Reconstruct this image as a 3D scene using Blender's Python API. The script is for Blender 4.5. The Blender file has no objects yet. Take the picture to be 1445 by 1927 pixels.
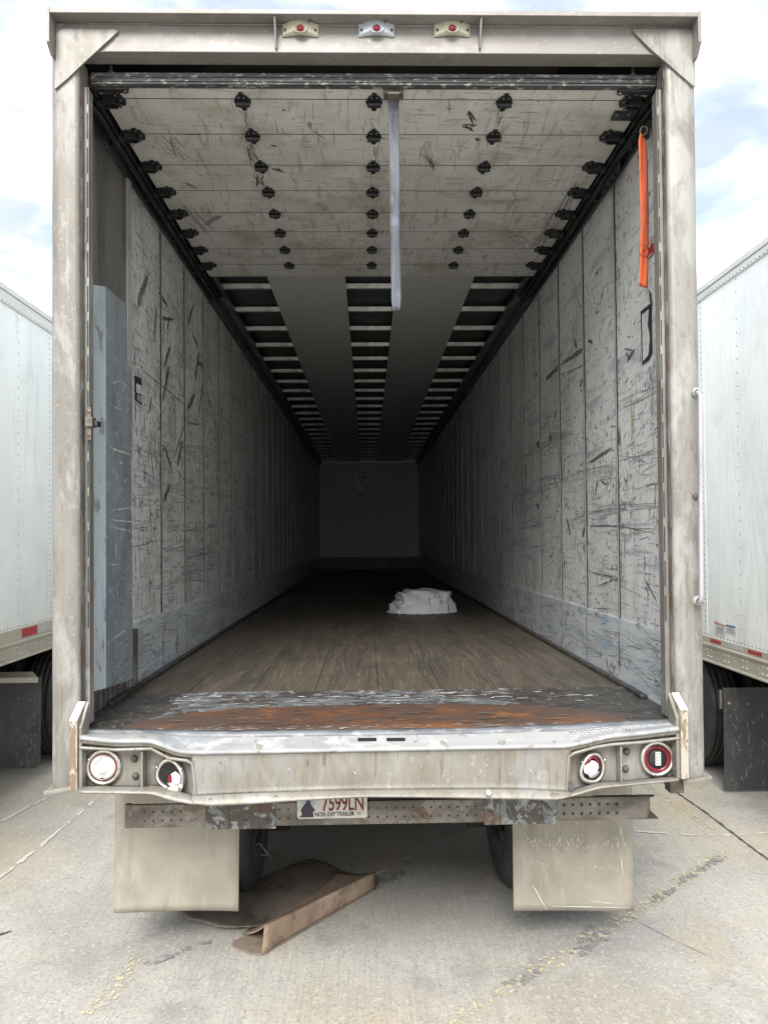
import bpy, math, random
from mathutils import Vector, Matrix, noise
S = bpy.context.scene
COL = S.collection
rnd = random.Random(7)

# ------------------------------------------------------------------ camera
F = 1400.0; CX, CY = 722.5, 990.4
CA, CP, CR = .022, .0176, .009
CAM = Vector((-.045, -2.98, 1.945))
fwd = Vector((math.sin(CA)*math.cos(CP), math.cos(CA)*math.cos(CP), math.sin(CP)))
r0 = Vector((math.cos(CA), -math.sin(CA), 0)); u0 = r0.cross(fwd)
RT = r0*math.cos(CR) - u0*math.sin(CR); UP = u0*math.cos(CR) + r0*math.sin(CR)
cam = bpy.data.objects.new('camera', bpy.data.cameras.new('camera')); COL.objects.link(cam)
cam.data.sensor_fit = 'VERTICAL'; cam.data.sensor_height = 36; cam.data.lens = F/1927*36
cam.data.shift_y = (CY-963.5)/1927; cam.data.clip_start = .05; cam.data.clip_end = 2000
M = Matrix((RT, UP, -fwd)).transposed().to_4x4(); M.translation = CAM
cam.matrix_world = M
S.camera = cam

# ------------------------------------------------------------------ sky, sun, exposure
SUN_EL, SUN_AZ = math.radians(43), math.radians(192)      # azimuth clockwise from +Y
W = bpy.data.worlds.new('World'); S.world = W; W.use_nodes = True
nt = W.node_tree; nt.nodes.clear()
def N(t, ty, **k):
    n = t.nodes.new(ty)
    for a, b in k.items(): setattr(n, a, b)
    return n
out = N(nt, 'ShaderNodeOutputWorld'); bg = N(nt, 'ShaderNodeBackground'); bg.inputs[1].default_value = .10
sky = N(nt, 'ShaderNodeTexSky', sky_type='NISHITA', sun_disc=False)
sky.sun_elevation = SUN_EL; sky.sun_rotation = SUN_AZ; sky.air_density = 1.2; sky.dust_density = 3
tc = N(nt, 'ShaderNodeTexCoord'); mp = N(nt, 'ShaderNodeMapping')
mp.inputs['Scale'].default_value = (1, 1, 2.2); mp.inputs['Location'].default_value = (2.3, .4, 1.1)
nz = N(nt, 'ShaderNodeTexNoise'); nz.inputs['Scale'].default_value = 3.2; nz.inputs['Detail'].default_value = 9
nz.inputs['Roughness'].default_value = .52; nz.inputs['Distortion'].default_value = .35
rp = N(nt, 'ShaderNodeMapRange', interpolation_type='SMOOTHSTEP'); rp.inputs[1].default_value = .34; rp.inputs[2].default_value = .60
cl = N(nt, 'ShaderNodeMapRange'); cl.inputs[1].default_value = .44; cl.inputs[2].default_value = .60
cm = N(nt, 'ShaderNodeMixRGB'); cm.inputs[1].default_value = (11.2, 11.2, 11.2, 1); cm.inputs[2].default_value = (4.5, 4.8, 5.2, 1)
nz2 = N(nt, 'ShaderNodeTexNoise'); nz2.inputs['Scale'].default_value = 5.5; nz2.inputs['Detail'].default_value = 6
mx = N(nt, 'ShaderNodeMixRGB'); sb = N(nt, 'ShaderNodeMixRGB', blend_type='MIX'); sb.inputs[0].default_value = .55
sb.inputs[2].default_value = (4.5, 5.2, 6.0, 1)
L = nt.links.new
L(tc.outputs['Generated'], mp.inputs[0]); L(mp.outputs[0], nz.inputs['Vector']); L(mp.outputs[0], nz2.inputs['Vector'])
L(nz.outputs[0], rp.inputs[0]); L(nz2.outputs[0], cl.inputs[0]); L(cl.outputs[0], cm.inputs[0])
L(sky.outputs[0], sb.inputs[1])
L(rp.outputs[0], mx.inputs[0]); L(sb.outputs[0], mx.inputs[1]); L(cm.outputs[0], mx.inputs[2])
L(mx.outputs[0], bg.inputs[0]); L(bg.outputs[0], out.inputs[0])
sun = bpy.data.objects.new('sun', bpy.data.lights.new('sun', 'SUN')); COL.objects.link(sun)
sun.data.energy = 2.3; sun.data.angle = math.radians(32); sun.data.color = (1, .97, .93)
sd = Vector((math.sin(SUN_AZ)*math.cos(SUN_EL), math.cos(SUN_AZ)*math.cos(SUN_EL), math.sin(SUN_EL)))
sun.rotation_euler = sd.to_track_quat('Z', 'Y').to_euler(); sun.location = (0, -5, 12)
S.view_settings.view_transform = 'Standard'; S.view_settings.look = 'None'
S.view_settings.exposure = 1.06; S.view_settings.gamma = 1
S.cycles.max_bounces = 26; S.cycles.diffuse_bounces = 22; S.cycles.glossy_bounces = 5
S.cycles.caustics_reflective = False; S.cycles.caustics_refractive = False

# ------------------------------------------------------------------ pixel -> point on a real plane
def ray(px, py): return fwd + RT*((px-CX)/F) - UP*((py-CY)/F)
def on(ax, val, px, py):
    d = ray(px, py); t = (val-CAM[ax])/d[ax]; return CAM + d*t
def onX(v, px, py): return on(0, v, px, py)
def onY(v, px, py): return on(1, v, px, py)
def onZ(v, px, py): return on(2, v, px, py)

# ------------------------------------------------------------------ materials
def mat(name, base, rough=.6, metal=0., layers=(), bump=None, spec=.5, alpha=None, trans=0):
    """layers: (kind, colour, scale3, lo, hi, amount[, detail, distortion])  kind n=noise, v=voronoi spots"""
    m = bpy.data.materials.new(name); m.use_nodes = True
    t = m.node_tree; b = t.nodes['Principled BSDF']; l = t.links.new
    b.inputs['Roughness'].default_value = rough; b.inputs['Metallic'].default_value = metal
    b.inputs['Specular IOR Level'].default_value = spec
    tc = N(t, 'ShaderNodeTexCoord')
    cur = N(t, 'ShaderNodeRGB'); cur.outputs[0].default_value = (*base, 1); cur = cur.outputs[0]
    def tex(kind, sc, det=6, dis=0, off=0):
        mp = N(t, 'ShaderNodeMapping'); mp.inputs['Scale'].default_value = sc
        mp.inputs['Location'].default_value = (off*1.7, off*2.3, off*.9)
        l(tc.outputs['Object'], mp.inputs[0])
        if kind == 'n':
            n = N(t, 'ShaderNodeTexNoise'); n.inputs['Scale'].default_value = 1
            n.inputs['Detail'].default_value = det; n.inputs['Roughness'].default_value = .62; n.inputs['Distortion'].default_value = dis
            l(mp.outputs[0], n.inputs['Vector']); return n.outputs[0]
        n = N(t, 'ShaderNodeTexVoronoi'); n.inputs['Scale'].default_value = 1; n.inputs['Randomness'].default_value = 1
        if dis:
            nn = N(t, 'ShaderNodeTexNoise'); nn.inputs['Scale'].default_value = 2; nn.inputs['Detail'].default_value = 4
            ad = N(t, 'ShaderNodeVectorMath', operation='MULTIPLY_ADD'); ad.inputs[1].default_value = (dis,)*3
            l(mp.outputs[0], nn.inputs['Vector']); l(nn.outputs['Color'], ad.inputs[0]); l(mp.outputs[0], ad.inputs[2]); l(ad.outputs[0], n.inputs['Vector'])
        else: l(mp.outputs[0], n.inputs['Vector'])
        return n.outputs['Distance']
    for i, q in enumerate(layers):
        kind, c, sc, lo, hi, am = q[:6]; det = q[6] if len(q) > 6 else 6; dis = q[7] if len(q) > 7 else 0
        if not isinstance(sc, (tuple, list)): sc = (sc,)*3
        o = tex(kind, sc, det, dis, i*3.1+1)
        if kind == 'n': lo, hi = .5+(lo-.5)*.62, .5+(hi-.5)*.62
        r = N(t, 'ShaderNodeMapRange'); r.inputs[1].default_value = lo; r.inputs[2].default_value = hi; r.inputs[4].default_value = am
        l(o, r.inputs[0])
        mxx = N(t, 'ShaderNodeMixRGB'); mxx.inputs[2].default_value = (*c, 1)
        l(r.outputs[0], mxx.inputs[0]); l(cur, mxx.inputs[1]); cur = mxx.outputs[0]
    l(cur, b.inputs['Base Color'])
    if layers:
        o = tex('n', (9, 9, 9), 5, 0, 20)
        r = N(t, 'ShaderNodeMapRange'); r.inputs[3].default_value = max(0, rough-.14); r.inputs[4].default_value = min(1, rough+.14)
        l(o, r.inputs[0]); l(r.outputs[0], b.inputs['Roughness'])
    if bump:
        sc, st, di = bump
        if not isinstance(sc, (tuple, list)): sc = (sc,)*3
        o = tex('n', sc, 8, 0, 31); bp = N(t, 'ShaderNodeBump'); bp.inputs['Strength'].default_value = st; bp.inputs['Distance'].default_value = di
        l(o, bp.inputs['Height']); l(bp.outputs[0], b.inputs['Normal'])
    if alpha:
        sc, lo, hi = alpha
        o = tex('n', sc, 9, .4, 41); r = N(t, 'ShaderNodeMapRange'); r.inputs[1].default_value = lo; r.inputs[2].default_value = hi
        l(o, r.inputs[0]); l(r.outputs[0], b.inputs['Alpha'])
    return m

DK = (.035, .033, .03)
m_alu = mat('oxidised_aluminium', (.262, .252, .232), .5, .25, [
    ('n', (.185, .172, .15), (6, 6, 1.3), .42, .68, .8), ('n', (.15, .135, .115), (60, 60, 14), .58, .72, .5), ('n', (.40, .395, .38), (9, 9, 3), .52, .66, .6, 8, .2),
    ('v', (.35, .35, .34), 28, .22, .12, .35, 6, .6), ('v', (.35, .345, .33), 60, .18, .09, .35, 6, .8),
    ('n', (.30, .27, .22), (30, 30, 30), .66, .74, .6), ('n', (.33, .31, .27), (40, 40, 1.2), .58, .72, .5)], (60, .12, .004))
m_aluh = mat('weathered_header_aluminium', (.27, .256, .24), .5, .25, [
    ('n', (.21, .195, .18), (1.5, 4, 5), .45, .75, .7), ('v', (.42, .42, .41), 34, .20, .12, .5, 6, .5),
    ('n', (.34, .34, .33), (9, 9, 9), .55, .75, .5, 8), ('n', (.22, .20, .17), (3, 20, 26), .64, .74, .55)], (50, .12, .004))
m_dirty = mat('dirty_post_edge', (.20, .185, .17), .6, .2, [
    ('n', (.09, .08, .07), (20, 20, 4), .45, .62, .9), ('n', (.38, .37, .35), (30, 30, 6), .60, .66, .7), ('n', (.13, .06, .04), (14, 14, 6), .62, .7, .6)], (60, .3, .004))
m_sill = mat('battered_sill_aluminium', (.262, .246, .212), .5, .25, [
    ('n', (.31, .31, .305), (3.0, 3, .6), .50, .66, .7, 10, .3), ('n', (.19, .17, .135), (5, 5, 3), .46, .72, .7), ('n', (.34, .335, .32), (8, 8, 2.5), .56, .70, .6, 10, .2), ('n', (.14, .115, .085), (50, 50, 6), .60, .74, .6),
    ('n', (.40, .39, .37), (22, 22, 22), .68, .76, .5, 8, .2), ('n', (.24, .20, .15), (30, 30, 10), .66, .72, .7),
    ('n', (.30, .28, .24), (22, 22, 1.3), .60, .74, .5)], (30, .16, .006))
m_ledge = mat('polished_ledge_aluminium', (.34, .345, .34), .62, .05, [
    ('n', (.24, .25, .27), (3, 9, 9), .48, .66, .8), ('n', (.48, .49, .48), (9, 12, 12), .55, .70, .6, 8), ('n', (.20, .18, .15), (16, 16, 16), .66, .72, .7)], (26, .25, .006))
m_board = mat('scuffed_wall_board', (.74, .755, .75), .5, .05, [
    ('n', (.45, .455, .445), (3, 2.6, 1.2), .45, .75, .75), ('n', (.70, .71, .69), (5, 5, 3), .55, .72, .6),
    ('n', (.33, .33, .32), (10, 3.5, 60), .59, .76, .6, 8, .6), ('n', (.30, .29, .27), (10, 40, 4), .62, .78, .5, 8, .8),
    ('n', (.26, .33, .38), (2, 1.6, 9), .60, .74, .55), ('n', (.10, .095, .085), (30, 26, 34), .655, .70, .75, 8, .5),
    ('n', (.66, .67, .65), (20, 9, 60), .64, .70, .5)], (24, .12, .01))
m_boardl = mat('scuffed_wall_board_light', (.74, .75, .735), .5, .05, [
    ('n', (.44, .44, .42), (3, 2.4, 1), .45, .72, .75), ('n', (.70, .71, .68), (5, 5, 3), .55, .72, .6),
    ('n', (.27, .26, .245), (10, 4, 46), .59, .70, .6, 8, .6), ('n', (.24, .22, .185), (10, 30, 6), .60, .72, .6, 8, .8),
    ('n', (.26, .33, .38), (2, 1.6, 9), .62, .74, .5), ('n', (.08, .075, .065), (30, 30, 30), .65, .70, .75, 8, .5),
    ('n', (.66, .67, .65), (20, 9, 60), .64, .70, .5)], (24, .12, .01))
m_kick = mat('blue_grey_kick_plate', (.66, .70, .73), .45, .1, [
    ('n', (.50, .53, .56), (4, 2, 8), .45, .66, .8), ('n', (.27, .42, .53), (3, 3, 14), .56, .72, .6), ('n', (.62, .64, .65), (8, 5, 40), .58, .68, .7, 8),
    ('n', (.22, .20, .19), (12, 9, 12), .63, .72, .7)], (30, .12, .006))
m_guardl = mat('scuff_guard_lit_bevel', (.40, .47, .52), .42, .1, [
    ('n', (.27, .31, .33), (9, 9, 2), .5, .72, .7), ('n', (.46, .52, .55), (6, 6, 1), .55, .7, .6), ('n', (.12, .12, .12), (26, 26, 8), .65, .72, .6)], (40, .12, .004))  # paler copy: light on the rear-facing bevel is put into the colour
m_guard = mat('scuff_guard_shaded_face', (.27, .30, .32), .42, .1, [
    ('n', (.17, .185, .195), (4, 4, 2), .45, .7, .7), ('n', (.40, .43, .45), (10, 14, 30), .64, .70, .7, 9, 1.2), ('n', (.10, .24, .33), (3, 3, 2.2), .62, .74, .5)], (40, .15, .004))  # darker copy of the guard colour for its shaded side face
m_recess = mat('shaded_recess_panel', (.22, .21, .20), .55, .3, [('n', (.11, .105, .10), (6, 6, 1), .45, .7, .8), ('n', (.24, .23, .22), (14, 14, 2), .58, .7, .5)])  # plain aluminium coloured darker for the shade inside the recess
m_groove = mat('dark_groove', (.025, .025, .025), .7)
m_track = mat('black_painted_steel', (.022, .025, .03), .42, .2, [('n', (.07, .075, .08), (8, 8, 8), .55, .7, .7), ('n', (.05, .04, .03), 30, .6, .7, .6)])
m_rail = mat('grey_top_rail', (.10, .115, .125), .42, .4, [('n', (.05, .055, .06), (10, 1.5, 10), .45, .65, .8), ('n', (.18, .19, .2), (20, 3, 20), .6, .7, .5)])
m_trim = mat('bright_aluminium_trim', (.46, .47, .47), .42, .4, [('n', (.3, .31, .32), (20, 3, 4), .5, .7, .7)])
m_door = mat('door_panel_grey', (.76, .755, .725), .5, .05, [
    ('n', (.62, .60, .56), (2.4, 2, 2), .45, .72, .7), ('n', (.40, .37, .32), (26, 3.6, 10), .60, .70, .55, 9, .6),
    ('n', (.62, .62, .60), (5, 12, 5), .58, .7, .5), ('n', (.24, .22, .20), (6, 50, 30), .68, .76, .6, 8, .4), ('n', (.42, .36, .28), (2.5, 3, 3), .56, .76, .5), ('n', (.09, .08, .07), 24, .76, .80, .8, 8)], (40, .08, .003))
m_seal = mat('worn_door_seal', (.13, .13, .13), .55, .2, [('n', (.06, .06, .065), (3, 30, 90), .4, .6, .8), ('n', (.42, .42, .40), (22, 30, 60), .60, .66, .85, 8)], (60, .3, .004))
m_liner = mat('plain_grey_liner', (.74, .745, .74), .45, .05, [('n', (.69, .695, .69), (3, 1, 3), .45, .7, .5)])
m_skin = mat('shaded_roof_skin', (.11, .12, .13), .45, .2, [('n', (.05, .055, .06), (3, 4, 3), .45, .7, .7)])  # mill aluminium coloured dark for the dim interior it reflects
m_bow = mat('galvanised_roof_bow', (.66, .66, .63), .4, .4, [('n', (.34, .33, .30), (8, 20, 20), .45, .7, .7)])
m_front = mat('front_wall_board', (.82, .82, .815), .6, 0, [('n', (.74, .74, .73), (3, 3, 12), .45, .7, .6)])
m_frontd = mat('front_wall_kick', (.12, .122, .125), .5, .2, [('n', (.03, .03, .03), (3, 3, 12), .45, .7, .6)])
m_floor = mat('worn_oak_floor', (.105, .089, .068), .56, 0, [
    ('n', (.060, .050, .040), (20, 1.2, 3), .42, .68, .7, 9, .3), ('n', (.155, .135, .10), (26, 1.8, 3), .56, .76, .6, 9, .5), ('n', (.055, .05, .044), (3.5, 2, 3), .50, .74, .6),
    ('n', (.20, .18, .14), (60, 4, 3), .66, .72, .6, 9, .8)], ((40, 4, 10), .25, .004))
m_rust = mat('rusted_threshold_steel', (.15, .10, .08), .42, .35, [
    ('n', (.26, .115, .055), (3.0, 5, 3), .50, .70, .85, 9, .7), ('n', (.42, .18, .065), (9, 12, 8), .60, .76, .7, 9, .6), ('n', (.11, .08, .068), (4, 6, 6), .54, .76, .6, 9),
    ('n', (.42, .36, .31), (50, 60, 50), .74, .80, .5)], (70, .25, .004))
m_steel = mat('worn_zinc_threshold', (.20, .215, .225), .42, .35, [
    ('n', (.10, .075, .065), (4.0, 7, 4), .49, .54, .92, 10, .9), ('n', (.42, .44, .44), (16, 16, 9), .60, .66, .75, 9, .8), ('n', (.07, .07, .07), (6, 8, 6), .60, .7, .7)], (60, .3, .004))
m_steelg = mat('grey_step_edge', (.20, .21, .225), .5, .2, [('n', (.11, .115, .125), (6, 30, 30), .45, .66, .8), ('n', (.36, .37, .37), (14, 30, 30), .58, .68, .7)])
m_tsteel = mat('dark_threshold_steel', (.085, .08, .075), .45, .3, [('n', (.05, .045, .04), (6, 10, 6), .45, .65, .8), ('n', (.24, .24, .235), (40, 26, 10), .62, .68, .7, 9, 1)], (60, .25, .004))
m_black = mat('void_black', (.008, .008, .008), .8)
m_chrome = mat('chromed_bezel', (.66, .64, .60), .22, .9, [('n', (.35, .31, .26), (30, 30, 30), .55, .68, .6)], (40, .15, .003))
m_redl = mat('red_lens', (.20, .012, .022), .25, 0, [('n', (.14, .01, .015), 60, .5, .7, .6)])
m_white = mat('white_lens', (.74, .72, .70), .3, 0, [('n', (.62, .50, .48), (30, 30, 30), .5, .7, .5)])
m_ivory = mat('ivory_lamp_body', (.50, .48, .37), .45, 0, [('n', (.34, .31, .24), 40, .5, .7, .5)])
m_silver = mat('silver_lamp_body', (.52, .56, .61), .4, .3, [('n', (.34, .37, .42), 40, .5, .7, .5)])
m_rubber = mat('grey_rubber', (.10, .10, .095), .7, 0, [('n', (.05, .05, .05), 60, .5, .6, .6)])
m_tyre = mat('tyre_rubber', (.028, .029, .031), .62, 0, [('n', (.06, .058, .054), (8, 8, 8), .5, .7, .6)], (30, .2, .003))
m_rim = mat('rusty_rim', (.10, .06, .04), .5, .5, [('n', (.045, .03, .022), 14, .45, .6, .8)])
m_flap = mat('dusty_mud_flap', (.36, .335, .275), .72, 0, [('n', (.22, .195, .155), (2.2, 3, 1.5), .50, .78, .7, 9), ('n', (.19, .17, .14), (9, 9, 2.5), .58, .76, .5, 9), 
    ('n', (.29, .265, .215), (3, 3, 1.8), .45, .72, .6), ('n', (.41, .39, .34), (12, 9, 3), .58, .76, .4), ('n', (.28, .255, .21), (5, 5, 9), .62, .8, .4), ('n', (.15, .13, .11), 30, .78, .82, .6)], (4, .3, .02))
m_flapb = mat('black_mud_flap', (.030, .031, .032), .5, 0, [('n', (.055, .056, .058), (4, 4, 3), .45, .7, .7), ('n', (.20, .21, .21), (18, 18, 5), .70, .74, .6, 9, 1.3)], (6, .3, .02))
m_bump = mat('dirty_underride_steel', (.20, .18, .155), .5, .35, [('n', (.10, .088, .075), (4, 4, 8), .42, .62, .85), ('n', (.30, .28, .24), (14, 14, 14), .58, .7, .5), ('n', (.12, .06, .035), (8, 8, 12), .62, .72, .6)], (40, .2, .004))
m_brk = mat('zinc_and_rust_bracket', (.20, .215, .215), .5, .4, [('n', (.08, .065, .055), (9, 9, 9), .46, .54, .9, 9, .7), ('n', (.34, .36, .35), (22, 22, 22), .60, .66, .8), ('n', (.16, .07, .03), 14, .62, .7, .7)], (30, .4, .006))
m_frame = mat('dark_chassis_steel', (.03, .03, .03), .7, .1, [('n', (.055, .05, .045), 5, .45, .7, .8)])
m_siding = mat('white_trailer_siding', (.82, .84, .83), .38, 0, [('n', (.70, .73, .73), (1.5, 1.5, .9), .45, .7, .6), ('n', (.62, .64, .62), (3, 3, 3), .58, .8, .5, 9), ('n', (.60, .62, .60), (9, 9, .7), .60, .74, .5)], ((1.1, 1.1, .45), .7, .05))
m_side_rail = mat('beige_bottom_rail', (.52, .49, .42), .45, .25, [('n', (.42, .39, .33), (3, 3, 3), .45, .7, .6), ('n', (.30, .27, .22), (20, 20, 3), .62, .74, .5)])
m_toprail = mat('pale_top_rail', (.60, .60, .57), .4, .3, [('n', (.46, .45, .42), (3, 2, 3), .45, .7, .5)])
m_tape = mat('red_reflective_tape', (.42, .03, .035), .4, 0, [('n', (.30, .04, .04), 20, .5, .7, .6)])
m_tapew = mat('faded_white_tape', (.50, .52, .50), .4, 0, [('n', (.42, .42, .38), 20, .5, .7, .6)])
m_rivet = mat('dull_rivet', (.13, .135, .14), .4, .6)
m_rivetl = mat('pale_rivet', (.50, .47, .41), .35, .5)
m_litw = mat('lit_white', (.82, .82, .80), .5, 0, [('n', (.6, .6, .56), 30, .6, .72, .5)])  # white standing in for light on guard tops and shine on corner trims
m_peel = mat('peeling_paint', (.40, .37, .31), .6, 0, [('n', (.20, .135, .085), (34, 34, 9), .50, .56, .9, 9, .6), ('n', (.50, .47, .41), (24, 24, 10), .58, .64, .6)], (50, .3, .004))
m_orange = mat('orange_webbing', (.74, .15, .055), .75, 0, [('n', (.34, .10, .06), (26, 26, 7), .52, .70, .6, 8), ('n', (.62, .12, .045), (60, 60, 4), .45, .65, .5), ('n', (.40, .13, .07), (9, 9, 6), .64, .76, .5)], ((300, 300, 60), .3, .002))
m_strapg = mat('blue_grey_webbing', (.115, .125, .15), .7, .05, [('n', (.07, .075, .095), (14, 14, 5), .45, .66, .8), ('n', (.17, .185, .22), (9, 9, 9), .56, .74, .6)], (60, .2, .003))
m_plate = mat('licence_plate_white', (.58, .56, .50), .5, .1, [('n', (.40, .39, .33), (30, 30, 30), .5, .68, .6)])
m_maroon = mat('maroon_print', (.15, .012, .016), .5)
m_ink = mat('black_print', (.03, .028, .03), .5)
m_purple = mat('dark_purple_print', (.035, .028, .05), .5)
m_pblue = mat('pale_blue_print', (.34, .46, .52), .5)
m_sred = mat('red_sign_face', (.42, .035, .035), .45, 0, [('n', (.30, .05, .05), 40, .5, .7, .5)])
m_swhite = mat('white_sticker', (.66, .67, .66), .5, 0, [('n', (.36, .36, .35), (60, 40, 40), .56, .66, .7)])
m_sblack = mat('black_sticker', (.035, .035, .038), .5, 0, [('n', (.12, .12, .12), 60, .6, .7, .6)])
m_sblue = mat('blue_sticker_band', (.05, .10, .26), .5); m_sorange = mat('orange_sticker_band', (.55, .20, .05), .5, 0, [('n', (.5, .5, .5), 90, .5, .6, .8)])
m_bag = mat('white_woven_sack', (.93, .94, .95), .5, 0, [('n', (.88, .90, .91), (12, 12, 12), .5, .7, .6)], ((22, 22, 22), .5, .03))
m_card = mat('brown_cardboard', (.32, .235, .17), .8, 0, [('n', (.17, .125, .095), (7, 7, 7), .52, .70, .8, 9), ('n', (.37, .29, .215), (3, 3, 26), .54, .70, .6, 8), ('n', (.22, .155, .11), (4, 4, 4), .45, .68, .7), ('n', (.36, .26, .19), (12, 12, 12), .58, .7, .5), ('n', (.12, .09, .07), (14, 14, 14), .66, .74, .5)], (14, .2, .01))
m_cardd = mat('oil_stained_cardboard', (.185, .155, .125), .75, 0, [('n', (.075, .062, .052), (5, 5, 5), .46, .70, .85, 9), ('n', (.20, .165, .13), (11, 11, 11), .52, .7, .7)], (10, .3, .012))
# marks (scratches and scuffs printed on the wall faces)
m_mk = [mat('scuff_black', (.085, .082, .077), .7), mat('scuff_brown', (.15, .132, .10), .7),
        mat('scuff_white', (.60, .61, .60), .6), mat('scuff_blue', (.15, .25, .33), .6), mat('scuff_grey', (.32, .315, .30), .7), mat('scuff_yellow', (.43, .41, .26), .7)]
m_conc = mat('brushed_concrete', (.45, .43, .385), .82, 0, [
    ('n', (.30, .295, .275), (.55, .55, .5), .40, .66, .8, 8), ('n', (.46, .44, .385), (1.1, 1.4, 1), .52, .72, .7, 8, .4), ('n', (.25, .245, .235), (2.2, 2.0, 2), .56, .74, .6, 9),
    ('n', (.44, .345, .19), (.8, .8, .8), .60, .76, .55, 8), ('n', (.47, .40, .28), (.45, .45, .45), .52, .74, .6, 7), ('n', (.29, .28, .26), (.9, .7, 1), .56, .76, .5, 8), ('n', (.22, .21, .20), (70, 70, 70), .55, .72, .6, 4), ('n', (.62, .60, .56), (60, 60, 60), .60, .74, .5, 4),
    ('n', (.31, .30, .28), (110, 2.2, 5), .54, .68, .45, 6), ('n', (.16, .15, .14), (26, 26, 26), .76, .80, .6, 6)], (90, .35, .004))
m_yel = mat('flaking_yellow_paint', (.52, .47, .33), .75, 0, [('n', (.62, .56, .40), 20, .5, .65, .6)], alpha=((34, 34, 34), .515, .56))
m_crack = mat('dark_crack', (.06, .055, .05), .9, 0, [('n', (.16, .15, .13), 20, .5, .6, .8)])  # dark tone of the thin pavement joints and cracks
m_pale = mat('pale_sealant', (.58, .56, .50), .8, 0, alpha=((9, 9, 9), .44, .50))
m_greyp = mat('grey_patch', (.25, .25, .25), .8, 0, alpha=((26, 26, 26), .50, .545))

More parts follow.
